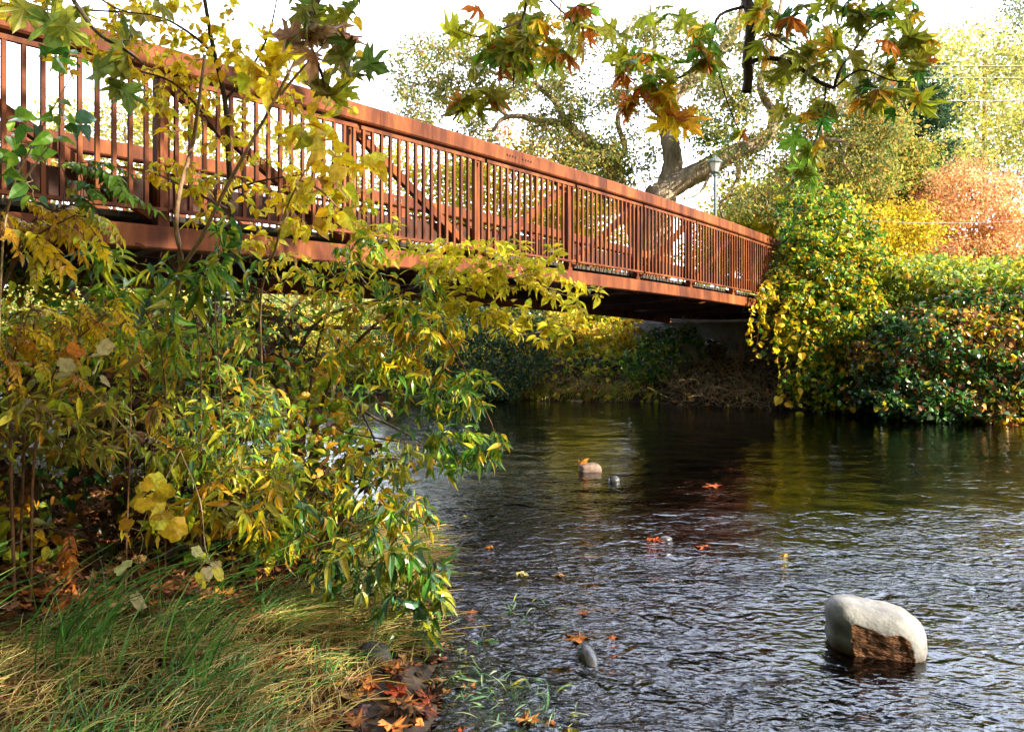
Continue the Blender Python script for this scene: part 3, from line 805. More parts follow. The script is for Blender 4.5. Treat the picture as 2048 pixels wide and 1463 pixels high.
# ---- other trees; each grows from its own trunk to its own crown targets
def tree(name, label, foot, limbs, boxes, leaf, size, pal, per, rad, barkm, r0, group=None, flat=.7, twig=.012, tone=.25, fm='far_leaf', jit=.2):
    t = empty(name, foot, label, 'tree', group)
    w_ = Wood()
    for i, l in enumerate(limbs): w_.limb(l, r0 if i == 0 else r0 * .5, r0 * .35 if i == 0 else r0 * .15, 4, 8)
    tg = box_targets(boxes)
    pp = w_.reach(tg, twig, .18, .04, 6, 4, .5)
    w_.t.build('trunk', M[barkm], t)
    lv = Leaves(); clumps(lv, tg, leaf, size, pal, per, rad, flat, jit, tone=tone)
    clumps(lv, np.array([p[3] for p in pp]), leaf, size, pal, per * .4, rad * .8, flat, jit, tone=tone)
    lv.build('crown', M[fm], t)
    return t
def foot_of(px, Y):
    x = (px - 1024) / FPX * Y
    return (x, Y, gz(x, Y) - .05)
def vtrunk(px, Y, ytop, lean=0): 
    f = foot_of(px, Y); tp_ = P(px + lean, ytop, Y)
    return [f, tuple((np.array(f) * .6 + np.array(tp_) * .4) + rng.normal(size=3) * .15), tuple(tp_)]
P_PALEG = [(4, (.56, .58, .20)), (3, (.70, .62, .20)), (2, (.26, .32, .12)), (1, YEL2)]
P_YBG = [(5, (.78, .60, .06)), (3, (.60, .60, .08)), (1.5, LG), (1, (.75, .42, .05))]
P_ORG = [(5, (.85, .46, .24)), (4, (.86, .52, .28)), (1.5, (.74, .26, .12)), (1.5, (.84, .60, .22))]
P_CON = [(4, (.03, .08, .04)), (2, (.06, .12, .06)), (1, (.12, .16, .05))]
f = foot_of(1960, 42)
tree('poplar_tree', 'tall pale yellow-green tree behind the orange maple at right', f, [vtrunk(1950, 42, 120, 20), [tuple(P(1955, 380, 42)), tuple(P(1890, 250, 41)), tuple(P(1870, 120, 41))], [tuple(P(1955, 350, 42)), tuple(P(2060, 230, 42)), tuple(P(2100, 120, 42))]],
     [(1850, 60, 2100, 250, 100, 39, 45), (1830, 200, 1990, 360, 52, 39, 45), (2000, 200, 2120, 330, 40, 39, 45), (1870, 300, 1960, 400, 20, 38, 43)], 'simple', .20, P_PALEG, 72, 1.15, 'bark_tan', .28)
tree('poplar_tree', 'thin grey-green tree cut by the right edge above the maple', foot_of(2090, 50), [vtrunk(2100, 50, -50, -10)],
     [(2010, -30, 2150, 190, 60, 46, 52), (1985, 300, 2120, 400, 30, 46, 50)], 'simple', .20, [(3, (.20, .24, .14)), (1, (.35, .34, .15))], 80, 1.3, 'bark_grey', .25)
tree('conifer_tree', 'dark evergreen tree with a reddish trunk behind the vines', foot_of(1788, 29.5), [vtrunk(1788, 29.5, 130)],
     [(1780, 130, 1860, 260, 26, 29, 31), (1760, 220, 1880, 360, 40, 29, 31), (1740, 350, 1880, 450, 70, 28.6, 30)], 'simple', .15, P_CON, 170, .8, 'rust', .26, flat=.4)
tree('yellow_green_tree', 'loose light green tree between the oak and the dark evergreen', foot_of(1730, 29), [vtrunk(1730, 29, 200), [tuple(P(1730, 380, 29)), tuple(P(1640, 330, 28))]],
     [(1600, 270, 1740, 400, 44, 26, 28.5), (1680, 200, 1800, 330, 30, 26, 28.5), (1700, 300, 1790, 380, 18, 26, 28), (1800, 290, 1900, 380, 14, 27, 28.5), (1560, 330, 1700, 420, 30, 26, 28.5)], 'simple', .15, [(3, (.38, .40, .09)), (3, (.55, .48, .12)), (2, (.16, .26, .06)), (1, (.66, .42, .08))], 110, .6, 'bark_dark', .16)
tree('maple_tree', 'rounded orange autumn maple on the right bank', foot_of(1945, 27), [vtrunk(1940, 27, 430), [tuple(P(1940, 530, 27)), tuple(P(1890, 450, 26.5)), tuple(P(1870, 400, 26.5))], [tuple(P(1942, 520, 27)), tuple(P(2000, 440, 27)), tuple(P(2030, 390, 27))], [tuple(P(1940, 510, 27)), tuple(P(1950, 420, 26)), tuple(P(1930, 360, 26))]],
     [(1860, 345, 2010, 430, 50, 25, 28.5), (1845, 400, 2060, 500, 80, 25, 28.5), (1830, 380, 1880, 420, 6, 25, 27), (1900, 320, 1960, 360, 8, 25.5, 27.5), (1830, 470, 1990, 535, 50, 25, 28), (1980, 440, 2100, 560, 55, 25, 28), (1880, 380, 2040, 520, 26, 24.6, 26), (1990, 350, 2060, 400, 8, 25, 28)], 'simple', .10, P_ORG, 75, .42, 'bark_dark', .12, flat=.6)
tree('maple_tree', 'bright yellow bushy tree left of the orange maple', foot_of(1790, 25.5), [vtrunk(1790, 25.5, 470)],
     [(1690, 410, 1870, 470, 46, 24, 27.5), (1720, 460, 1880, 540, 60, 24, 27), (1700, 430, 1800, 520, 30, 24, 26), (1990, 520, 2100, 570, 20, 25, 27)], 'simple', .11, [(5, (.80, .62, .05)), (2, (.62, .58, .06)), (1.5, (.78, .45, .10)), (1, (.3, .3, .05))], 95, .48, 'bark_dark', .1)
tree('maple_tree', 'yellow-green tree glowing above the far end of the bridge rail', foot_of(1520, 30), [vtrunk(1520, 30, 420)],
     [(1440, 370, 1640, 470, 90, 28, 32), (1420, 430, 1560, 540, 50, 28, 31)], 'simple', .14, P_YBG, 150, .8, 'bark_tan', .12)
# trees seen through the railing
tree('yellow_tree', 'sunlit yellow tree behind the middle of the bridge railing', foot_of(1010, 34), [vtrunk(1010, 34, 380), vtrunk(1100, 33, 420), vtrunk(900, 35, 420)],
     [(760, 300, 960, 520, 56, 32, 37), (930, 290, 1180, 520, 100, 32, 37), (1120, 380, 1240, 560, 44, 31, 36), (1400, 420, 1450, 560, 18, 31, 34)], 'simple', .17, P_YBG, 110, 1.0, 'bark_tan', .14, tone=.2)
tree('orange_tree', 'sparse orange-leaved tree under the left oak limb', foot_of(1060, 31), [vtrunk(1060, 31, 280)],
     [(970, 240, 1150, 330, 26, 29, 32)], 'simple', .13, [(3, (.70, .30, .06)), (2, (.75, .48, .10))], 45, 1.0, 'bark_tan', .09)
tree('yellow_tree', 'pale yellow-green tree behind the left part of the railing', foot_of(300, 36), [vtrunk(250, 36, 260), vtrunk(430, 37, 260), vtrunk(60, 36, 330)],
     [(90, 220, 330, 420, 60, 34, 38), (280, 210, 480, 420, 60, 34, 38), (450, 250, 620, 450, 40, 34, 38), (-20, 290, 140, 460, 40, 34, 38), (580, 330, 780, 470, 26, 34, 38)], 'simple', .18, [(4, (.62, .56, .12)), (3, (.36, .40, .12)), (2, (.74, .50, .10))], 90, 1.1, 'bark_tan', .15, tone=.2)

# ---- lamp post on the far bank
Yl = 23.0
lp = empty('lamp_post', tuple(P(1432, 600, Yl)), 'grey-green lamp post with a lantern head behind the bridge', 'lamp post')
t = Tubes(); b0 = P(1432, 620, Yl); b1 = P(1427, 352, Yl); b1.x = b0.x - .03
t.add([b0, b1], .055, .042, 12); t.build('pole', M['lamp_metal'], lp)
def ring_prism(levels, cx, cy, n=6, rot=.3):
    V = []; F = []
    for z, r in levels:
        for i in range(n):
            a = rot + 2 * math.pi * i / n; V.append((cx + r * math.cos(a), cy + r * math.sin(a), z))
    for i in range(len(levels) - 1):
        for j in range(n):
            F.append((i * n + j, i * n + (j + 1) % n, (i + 1) * n + (j + 1) % n, (i + 1) * n + j))
    F.append(tuple(range(n))[::-1]); F.append(tuple((len(levels) - 1) * n + j for j in range(n)))
    me = bpy.data.meshes.new('prism'); me.from_pydata(V, [], F); me.update(); return me
zb = b1.z; cx, cy_ = b1.x, b1.y
link('collar', ring_prism([(zb - .04, .05), (zb + .02, .075), (zb + .06, .06), (zb + .10, .13), (zb + .125, .14)], cx, cy_, 12), M['lamp_metal'], lp)
lan = link('lantern', ring_prism([(zb + .128, .115), (zb + .40, .20)], cx, cy_, 6), M['lamp_glass'], lp)
t = Tubes()
for i in range(6):
    a = .3 + 2 * math.pi * i / 6
    t.add([(cx + .12 * math.cos(a), cy_ + .12 * math.sin(a), zb + .13), (cx + .207 * math.cos(a), cy_ + .207 * math.sin(a), zb + .40)], .011, .011, 4)
t.build('lantern_frame', M['lamp_metal'], lan)
link('hood', ring_prism([(zb + .403, .235), (zb + .43, .235), (zb + .53, .13), (zb + .56, .10), (zb + .575, .035), (zb + .63, .012)], cx, cy_, 12), M['lamp_metal'], lp)

# ---- overhead cables crossing behind the oak
for i, (ya, yb, lab) in enumerate(((83, 131, 'topmost pale overhead cable crossing the sky behind the oak'), (110, 154, 'second pale overhead cable from the top'),
                           (174, 196, 'pale overhead cable just above the big oak fork'), (128, 146, 'overhead cable seen left of the bridge posts'))):
    a = np.array(P(-400, ya - 22 if i != 3 else 128, 44)); b = np.array(P(2500, yb + 2, 21.5 if i != 3 else 30))
    if i == 3: b = np.array(P(700, 150, 40))
    tt = np.linspace(0, 1, 40)[:, None]; p = a + (b - a) * tt - np.array([0, 0, 1.0]) * (.55 * 4 * tt * (1 - tt))
    t = Tubes(); t.add(p, .018, .018, 5); tag(t.build('power_cable', M['wire']), lab, 'cable')
t = Tubes(); a = np.array(P(1700, 438, 24)); b = np.array(P(2300, 410, 22)); tt = np.linspace(0, 1, 20)[:, None]
t.add(a + (b - a) * tt - np.array([0, 0, 1.]) * .3 * 4 * tt * (1 - tt), .009, .009, 4); tag(t.build('power_cable', M['wire']), 'thin low cable in front of the orange maple', 'cable')

# ================================================================== vegetation on the far bank
def thicket(name, label, cat, Es, leaf, size, pal, dens, thick, pals=None, group=None, stems=0, slen=.7, fm='leaf', patch=.9, lean=.6, sr=.006, stem_m='stem', jit=.2, droop=.35):
    c0 = np.array(tuple(Es[0][0])); z0 = gz(c0[0], c0[1])
    o = empty(name, (c0[0], c0[1], z0), label, cat, group)
    lv = Leaves(); shell(lv, Es, leaf, size, pal, dens, thick, jit, ground, patch, lean, pals, droop); lv.build('foliage', M[fm], o)
    if stems:
        def bf():
            c, r = Es[rng.integers(len(Es))]; u = nrm(rng.normal(size=3)); 
            p = np.array(tuple(c)) + u * np.array(r) * rng.uniform(.5, .97); p[2] = max(p[2], gz(p[0], p[1])); return p
        stick_set(stems, bf, slen, sr, .9).build('stems', M[stem_m], o)
    return o
YB = .85
# vines pouring over the bridge end
thicket('vine_thicket', 'heart-leaved vines spilling over the bridge end down to the water', 'vine',
        [E(1640, 590, 17.4, 1.15, .9, 1.05), E(1690, 680, 17.0, 1.3, 1.0, 1.0), E(1640, 520, 17.6, .75, .7, .8), E(1600, 640, 17.0, .65, .6, .75), E(1590, 570, 17.2, .5, .5, .45), E(1720, 570, 17.6, .9, .9, .8), E(1660, 770, 16.6, .8, .6, .5)],
        'vine', .092, P_VINE, 560, .17, [(3, YEL), (3, YG), (2, LG), (5, GR), (1, BR), (1, DG)], stems=160)
thicket('climbing_bush', 'tall green bush rising over the end of the bridge rail', 'bush',
        [E(1630, 440, 17.9, .70, .7, .65), E(1600, 400, 18, .42, .5, .36), E(1680, 420, 18, .45, .5, .45), E(1640, 500, 17.8, .8, .7, .55), E(1570, 385, 18, .22, .3, .2), E(1730, 470, 18, .35, .4, .3)],
        'vine', .088, [(6, GR), (3, LG), (1, YEL2), (1, YEL), (1, DG)], 210, .26, [(3, YEL2), (2, YG), (2, LG)], stems=220, slen=.6)
thicket('bramble_mound', 'dark-leaved bramble mound leaning over the river at far right', 'bramble',
        [E(1900, 715, 15.6, 1.7, 1.2, 1.15), E(2040, 730, 15.4, 1.5, 1.2, 1.15), E(1800, 740, 15.9, 1.1, .9, .85), E(1960, 665, 15.8, 1.2, 1.0, .7), E(1860, 800, 15.1, 1.2, .7, .45), E(2000, 800, 14.9, 1.1, .7, .45), E(2120, 700, 15.4, 1.4, 1.2, 1.3)],
        'vine', .088, [(6, DG), (4, GR), (2, BG_), (1, YG), (2, BR)], 600, .18, [(3, GOLD), (2, YEL), (4, BR), (2, TAN), (2, GR), (2, LG)], stems=900, slen=.5, sr=.005, patch=.7, fm='leaf_waxy')
thicket('ivy_bank', 'light green ivy covering the top of the right bank', 'ivy',
        [E(1850, 565, 17.6, 1.8, 1.4, .45), E(2020, 568, 17.2, 1.6, 1.4, .42), E(1780, 590, 17.8, 1.0, 1.0, .45), E(2140, 575, 17.2, 1.3, 1.4, .45)],
        'vine', .10, [(5, (.30, .42, .10)), (3, YG), (2, YEL2), (1, LG)], 330, .16, stems=80)
# hanging strands under the bridge end
hv = empty('hanging_vine', tuple(P(1530, 600, 16.9)), 'long vine strands with yellow heart leaves hanging below the bridge end', 'vine')
t = Tubes(); lv = Leaves(); hp = []
for x0, y0, x1, y1, Y in ((1560, 560, 1510, 720, 16.6), (1545, 570, 1530, 700, 16.7), (1530, 590, 1500, 680, 16.5), (1575, 600, 1560, 790, 16.4), (1600, 640, 1570, 800, 16.3), (1620, 650, 1600, 820, 16.2), (1540, 560, 1525, 640, 16.6), (1585, 590, 1550, 700, 16.5), (1560, 590, 1520, 640, 16.6)):
    a, b = np.array(P(x0, y0, Y)), np.array(P(x1, y1, Y - .1)); m_ = (a + b) / 2 + [(-.12), 0, .15]
    p = smooth_path([a, m_, b], 6); t.add(p, .006, .003, 4); hp.append(p)
dress(lv, hp, 'vine', .125, [(5, YEL), (3, YEL2), (2, YG), (1, GR)], 20, 0.0, .8, 1.0, .3)
p = smooth_path([P(1487, 628, 17.4), P(1480, 690, 17.3), P(1484, 760, 17.2), P(1492, 780, 17.2)], 6); t.add(p, .008, .005, 4)
t.build('strand', M['rust'], hv); lv.build('foliage', M['leaf'], hv)

# under the bridge: slope of yellow creeper, a dark bush, tangles of dead stems
thicket('creeper_slope', 'yellow and gold creeper covering the slope seen beneath the bridge', 'creeper',
        [E(1180, 720, 22.8, 1.8, 1.3, .8), E(1290, 705, 22.8, 1.6, 1.3, .8), E(1240, 665, 24.5, 2.4, 1.4, 1.0), E(1380, 670, 24.0, 1.4, 1.3, .8), E(1110, 690, 23.0, 1.3, 1.2, .9), E(1200, 765, 21.0, 1.5, .9, .5), E(1340, 655, 24.5, 1.8, 1.2, .5), E(1100, 640, 25.5, 2.4, 1.3, 1.1)],
        'vine', .105, [(5, YEL), (3, (.78, .50, .12)), (2, YG), (1, LG), (1, BR)], 320, .10, [(6, YEL2), (3, YG), (3, (.35, .5, .08))], stems=150, patch=1.1)
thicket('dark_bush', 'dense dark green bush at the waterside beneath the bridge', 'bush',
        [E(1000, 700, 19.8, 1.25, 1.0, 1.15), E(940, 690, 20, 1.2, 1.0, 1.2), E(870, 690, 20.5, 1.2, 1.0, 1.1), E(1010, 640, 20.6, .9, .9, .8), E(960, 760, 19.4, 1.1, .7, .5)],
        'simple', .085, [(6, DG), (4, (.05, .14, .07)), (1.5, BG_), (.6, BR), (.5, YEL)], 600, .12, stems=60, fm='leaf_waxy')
thicket('low_bush', 'small green waxy bush beside the rock under the bridge', 'bush',
        [E(1330, 700, 19.6, .75, .6, .55), E(1290, 730, 19.4, .6, .5, .4), E(1380, 690, 19.6, .4, .4, .4)], 'ovate', .10, [(4, GR), (3, DG), (1, LG), (1, YG)], 330, .08, stems=40, fm='leaf_waxy')
thicket('creeper_slope', 'bright yellow foliage on the bank far beneath the bridge at left', 'creeper',
        [E(100, 640, 27, 3.5, 1.5, 1.2), E(300, 650, 26, 3.0, 1.5, 1.1), E(470, 660, 25.5, 2.2, 1.4, 1.0), E(-80, 640, 28, 3, 1.5, 1.3), E(620, 670, 25, 2.0, 1.4, .8)],
        'simple', .14, [(5, (.80, .56, .08)), (3, (.78, .66, .20)), (2, YG), (2, LG)], 190, .12, [(3, LG), (2, (.35, .45, .15)), (2, PALE)], stems=120)
thicket('dark_bush', 'shaded olive bush on the far bank behind the leaning shrub', 'bush',
        [E(700, 720, 23.5, 1.8, 1.0, .9), E(780, 710, 22.5, 1.4, 1.0, .9), E(600, 725, 24.5, 1.6, 1, .8)], 'simple', .10, [(4, DG), (3, OL), (2, GR), (1, GOLD)], 330, .1, [(3, OL), (2, YG), (1, BR)], stems=80)
# tangle of dead stems
tg_ = empty('dead_stem_tangle', foot_of(1480, 19.5), 'grey-brown tangle of bare dead stems on the shaded slope under the bridge', 'brush')
def bf():
    px = rng.uniform(1340, 1680); Y = rng.uniform(18.0, 20.5) - (px - 1340) / 340 * 1.6; x = (px - 1024) / FPX * Y
    return (x, Y, gz(x, Y) + rng.uniform(0, .5))
stick_set(900, bf, .9, .007, .5, .35, 6).build('stems', M['straw'], tg_)
lv = Leaves(); pts = np.array([bf() for _ in range(700)])
lv.add('simple', pts, rng.normal(size=(700, 3)), rng.normal(size=(700, 3)) + [0, 0, .6], .10 * rng.uniform(.5, 1.3, 700), pick([(3, BR), (2, TAN), (1, ORA), (1, GOLD)], 700)); lv.build('foliage', M['dead_leaf'], tg_)
# sticks and dry stalks along the far waterline, one per stretch
for (xa, xb, lab) in ((1040, 1300, 'dry stalks and roots along the waterline beneath the bridge'), (1640, 2080, 'bare twigs hanging to the water below the bramble mound')):
    o = empty('dry_brush', foot_of((xa + xb) / 2, 19 if xa < 1500 else 15.4), lab, 'brush')
    def bf2():
        px = rng.uniform(xa, xb); u = (px - 1024) / FPX
        Y = 16.0
        for _ in range(30):                       # walk to the bank
            if gz(u * Y, Y) > .03: break
            Y += .15
        Y += abs(rng.normal()) * .35; return (u * Y, Y, gz(u * Y, Y) + rng.uniform(0, .3))
    stick_set(260, bf2, .6, .006, .6, .35, 5).build('stems', M['straw' if xa < 1500 else 'stem'], o)
    lv = Leaves(); n_ = 400; pts = np.array([bf2() for _ in range(n_)])
    lv.add('simple', pts, rng.normal(size=(n_, 3)), rng.normal(size=(n_, 3)) + [0, 0, 1], .11 * rng.uniform(.5, 1.3, n_), pick([(3, BR), (2, GOLD), (1, ORA), (2, GR), (1, YEL)], n_)); lv.build('foliage', M['dead_leaf'], o)

# ground cover of creeper on every other stretch of the far bank, and a far-off wood
def scatter_cover(name, label, n, region, kind, size, pal, matn, hgt=.25, cond=None):
    lv = Leaves(); xs = rng.uniform(region[0], region[1], n); ys = rng.uniform(region[2], region[3], n)
    d, far = river_sd(xs, ys); k = (d > -.05) & far
    if cond is not None: k &= cond(xs, ys, d)
    xs, ys = xs[k], ys[k]; m = len(xs)
    z = ground(xs, ys) + rng.exponential(hgt, m) * (.5 + .5 * np.abs(wav(xs, ys, .9)))
    lv.add(kind, np.stack([xs, ys, z], -1), rng.normal(size=(m, 3)) + [0, 0, -.3], rng.normal(size=(m, 3)) * .5 + [0, -.5, .8], size * rng.uniform(.6, 1.4, m), pick(pal, m))
    return tag(lv.build(name, M[matn]), label, 'ground cover', kind='stuff')
scatter_cover('ground_cover', 'low leafy ground cover on the far river bank', 90000, (-22, 24, 12, 34), 'vine', .12, [(2, GR), (3, YG), (5, YEL2), (3, LG), (1, BR)], 'leaf', .14,
              lambda x, y, d: ~((np.abs(x / y * FPX + 1024 - 1500) < 170) & (d < 3.2)))
lv = Leaves(); n_ = 60000
th = rng.uniform(-1.0, 1.0, n_); rr = rng.uniform(55, 85, n_); hh = rng.uniform(0, 1, n_) ** 1.3 * (4.5 + 2 * np.sin(th * 23) + 1.3 * np.sin(th * 57 + 1)) * (1 - .8 * np.exp(-((th - .195) / .035) ** 2))
pts = np.stack([np.sin(th) * rr, np.cos(th) * rr, 2 + hh], -1)
lv.add('simple', pts, rng.normal(size=(n_, 3)), rng.normal(size=(n_, 3)) + [0, -.5, .8], rng.uniform(.35, .7, n_), pick([(3, (.40, .42, .14)), (2, (.6, .5, .12)), (1, (.18, .25, .1))], n_))
tag(lv.build('distant_woods', M['far_leaf']), 'pale far-off wood closing the view behind the bridge', 'woods', kind='stuff')

# rock under the abutment and stones on the shaded slope
def stone(name, label, cat, loc, dims, mt, seed, rot=0, sub=4, amp=.16, pw=.85, parent=None, tilt=(0, 0), group=None):
    bm = bmesh.new(); bmesh.ops.create_icosphere(bm, subdivisions=sub, radius=1)
    for v in bm.verts:
        c = v.co.copy()
        c = Vector([math.copysign(abs(q) ** pw, q) for q in c])
        d = noise.noise(c * .9 + Vector((seed, 0, 0))) * amp + noise.noise(c * 2.6 + Vector((0, seed, 0))) * amp * .28 + noise.noise(c * 8 + Vector((0, seed, 4))) * amp * .05
        v.co = Vector((c.x * dims[0], c.y * dims[1], c.z * dims[2])) * (1 + d)
    bmesh.ops.rotate(bm, verts=bm.verts, cent=(0, 0, 0), matrix=Matrix.Rotation(tilt[0], 3, 'X') @ Matrix.Rotation(tilt[1], 3, 'Y') @ Matrix.Rotation(rot, 3, 'Z'))
    me = bpy.data.meshes.new(name); bm.to_mesh(me); bm.free(); me.polygons.foreach_set('use_smooth', [True] * len(me.polygons))
    o = bpy.data.objects.new(name, me); COL.objects.link(o); o.location = loc; me.materials.append(M[mt])
    if label: tag(o, label, cat, group)
    return o
for (px, py, Y, sx, mt, lab) in ((1378, 700, 19.6, .34, 'concrete', 'pale angular rock beside the green bush under the bridge'), (1430, 690, 20.0, .30, 'stone_dark', 'dark rock at the foot of the shaded abutment')):
    p = P(px, py, Y); g = gz(p.x, p.y)
    stone('rock', lab, 'rock', (p.x, p.y, max(g, p.z - .1)), (sx, sx * .8, sx * .8), mt, px * .1, .4, 3, .35, .8)
# ================================================================== unseen trees added round and behind the viewpoint to block sky light
def shade_belt(name, label, th0, th1, r0, r1, n, z1, size=.4):
    lv = Leaves(); th = np.radians(rng.uniform(th0, th1, n)); rr = rng.uniform(r0, r1, n)
    zz = 1 + rng.uniform(0, 1, n) ** .9 * z1 * (1 + .2 * np.sin(th * 9) + .12 * np.sin(th * 23))
    lv.add('simple', np.stack([np.sin(th) * rr, np.cos(th) * rr, zz], -1), rng.normal(size=(n, 3)), rng.normal(size=(n, 3)) + [0, 0, .5], size * rng.uniform(.6, 1.3, n), pick([(3, GR), (2, LG), (2, YG), (1, DG), (1, GOLD)], n))
    return tag(lv.build(name, M['far_leaf']), label, 'woods', kind='stuff')
shade_belt('woods', 'unseen green woods added behind the viewpoint to block sky light', 132, 275, 11, 17, 42000, 13)
shade_belt('woods', 'unseen green woods added along the left bank to block sky light', 276, 308, 11, 17, 9000, 10)

# ================================================================== the plane tree whose branches hang into the view
syc = empty('sycamore_tree', (5.6, -1.6, gz(5.6, -1.6)), 'big-leaved sycamore branches with green, gold and orange leaves hanging across the top of the view', 'tree')
W = Wood()
W.limb([(5.6, -1.6, gz(5.6, -1.6) - .2), (5.5, -1.4, 2.5), (5.0, -.9, 5.0), (4.2, -.2, 7.0)], .32, .18, 4, 12, .04)
W.limb([(4.9, -.8, 5.2), (3.8, 1.5, 6.4), (3.0, 3.4, 5.6), (2.2, 4.6, 5.0)], .13, .06)
W.limb([(4.2, -.2, 7.0), (2.0, 1.0, 7.2), (.2, 2.2, 6.0), (-1.2, 3.0, 4.4)], .12, .03)
W.limb([(4.2, -.2, 7.0), (6.5, 1.5, 8.2), (8.5, 3.0, 8.6)], .11, .03)
# stub hanging at the top, cut off, and the limbs leaving it
W.limb(PL_([(1488, -420, 4.7), (1478, -160, 4.5), (1490, -20, 4.3), (1502, 30, 4.2), (1500, 75, 4.2), (1494, 120, 4.2), (1497, 150, 4.2), (1493, 184, 4.2)]), .034, .026, 4, 10, .06)
W.limb(PL_([(1497, 128, 4.2), (1525, 116, 4.2), (1570, 122, 4.15), (1605, 140, 4.1), (1640, 165, 4.1), (1668, 176, 4.1)]), .014, .010, 4, 7)
W.limb(PL_([(1668, 176, 4.1), (1680, 140, 4.1), (1712, 95, 4.05), (1740, 58, 4.0), (1790, 30, 4.0)]), .009, .004)
W.limb(PL_([(1668, 176, 4.1), (1720, 140, 4.0), (1780, 160, 3.95), (1830, 165, 3.9)]), .006, .003)
W.limb(PL_([(1652, 172, 4.1), (1648, 215, 4.1), (1645, 240, 4.1), (1625, 290, 4.05), (1590, 335, 4.0)]), .006, .003)
W.limb(PL_([(1502, 30, 4.2), (1560, 85, 4.25), (1600, 108, 4.3), (1625, 112, 4.3)]), .006, .003)
W.limb(PL_([(1502, 10, 4.25), (1440, 30, 4.2), (1425, 75, 4.2), (1412, 120, 4.15), (1370, 150, 4.1), (1330, 168, 4.1), (1310, 215, 4.05)]), .010, .004)
W.limb(PL_([(1420, 120, 4.2), (1432, 130, 4.2), (1450, 190, 4.2), (1470, 245, 4.2), (1480, 262, 4.2)]), .005, .003)
W.limb(PL_([(1080, -200, 4.3), (1060, -40, 4.0), (1048, 30, 3.9), (1035, 75, 3.85), (1030, 125, 3.8), (1026, 175, 3.8)]), .010, .004)
W.limb(PL_([(1045, 40, 3.9), (1000, 60, 3.8), (960, 75, 3.75), (915, 60, 3.7)]), .006, .003)
W.limb(PL_([(1026, 175, 3.8), (990, 188, 3.75), (965, 205, 3.7), (960, 235, 3.65)]), .004, .002)
W.limb(PL_([(1060, -40, 4.0), (1110, 10, 4.0), (1150, 50, 4.0), (1170, 90, 4.0)]), .007, .003)
W.limb(PL_([(700, -260, 3.4), (655, -60, 3.1), (640, -5, 3.0), (618, 40, 2.95), (622, 90, 2.9), (640, 140, 2.9), (650, 175, 2.9)]), .012, .004)
W.limb(PL_([(655, -60, 3.1), (700, -20, 3.0), (735, 5, 3.0)]), .006, .002)
W.limb(PL_([(90, -240, 3.2), (120, -60, 2.9), (160, 20, 2.8), (200, 70, 2.75), (250, 100, 2.7), (290, 130, 2.7)]), .011, .003)
W.limb(PL_([(120, -60, 2.9), (190, -10, 2.8), (240, 20, 2.75), (300, 30, 2.7)]), .006, .002)
for a, b in (((1488, -420, 4.7), (2.2, 4.6, 5.0)), ((1080, -200, 4.3), (.9, 3.6, 5.4)), ((700, -260, 3.4), (-.4, 2.6, 5.2)), ((90, -240, 3.2), (-1.2, 3.0, 4.4))):
    W.limb([b, tuple((np.array(b) + np.array(P(*a))) / 2 + [0, 0, .15]), P(*a)], .04, .02)
groups = [
    ([(900, 20, 1060, 150, 9, 3.6, 4.0), (1000, -20, 1180, 110, 11, 3.7, 4.2), (1080, 30, 1190, 110, 4, 3.8, 4.2)], P_SYC, 4),
    ([(900, 170, 1010, 240, 4, 3.6, 3.8)], [(4, OL), (2, YG), (1, ORA)], 4),
    ([(1230, -20, 1440, 130, 11, 3.9, 4.3), (1300, 80, 1430, 200, 6, 3.9, 4.2)], P_SYC, 4),
    ([(1225, 120, 1330, 210, 6, 3.9, 4.2), (1310, 205, 1370, 240, 2, 3.9, 4.1)], P_SYCO, 4),
    ([(1500, -20, 1700, 110, 9, 3.9, 4.4), (1660, -20, 1860, 90, 10, 3.8, 4.2), (1560, 80, 1780, 230, 15, 3.8, 4.3), (1720, 60, 1870, 200, 10, 3.8, 4.1)], [(4, OL), (4, YG), (2, GOLD), (1.2, GR), (.6, ORA)], 4),
    ([(1560, 280, 1640, 350, 4, 3.9, 4.1), (1540, 210, 1640, 250, 2, 3.9, 4.2)], [(3, OL), (2, LG), (1.5, GOLD)], 4),
    ([(1450, 235, 1480, 260, 1, 4.1, 4.2)], P_SYC, 4),
    ([(60, -20, 300, 80, 6, 2.6, 2.9), (190, 50, 300, 165, 4, 2.6, 2.8)], [(5, OL), (2, (.20, .28, .05)), (2, YG), (1, GOLD)], 2),
    ([(560, -20, 720, 40, 5, 2.8, 3.1), (600, 90, 720, 190, 5, 2.8, 3.0)], [(4, OL), (3, (.16, .26, .04)), (2, YG)], 3),
    ([(570, 20, 690, 100, 3, 2.8, 3.0)], [(3, (.62, .36, .20)), (2, (.50, .26, .13)), (1, BR)], 3),
]
LV = Leaves()
for bx, pal, per in groups:
    tg = box_targets(bx); pp = W.reach(tg, .0022, .22, .02, 6, 4, .35)
    dress(LV, pp, 'lobed', .108, pal, per, .45, .75, .9, .55, .22, .16, .22)
# canopy out of the picture overhead
cx_ = []
for _ in range(80):
    cx_.append((rng.uniform(-3.5, 9.5), rng.uniform(-3.5, 4.4), rng.uniform(5.2, 9.0)))
cx_ = np.array(cx_); cx_ = cx_[(cx_[:, 2] - EYE) / np.maximum(cx_[:, 1], .1) > .62]
pp = W.reach(cx_, .012, .2, .02, 6, 4, .4)
clumps(LV, cx_, 'lobed', .19, P_SYC, 46, .75, .6)
W.t.build('branch', M['bark_dark'], syc)
LV.build('foliage', M['leaf'], syc)

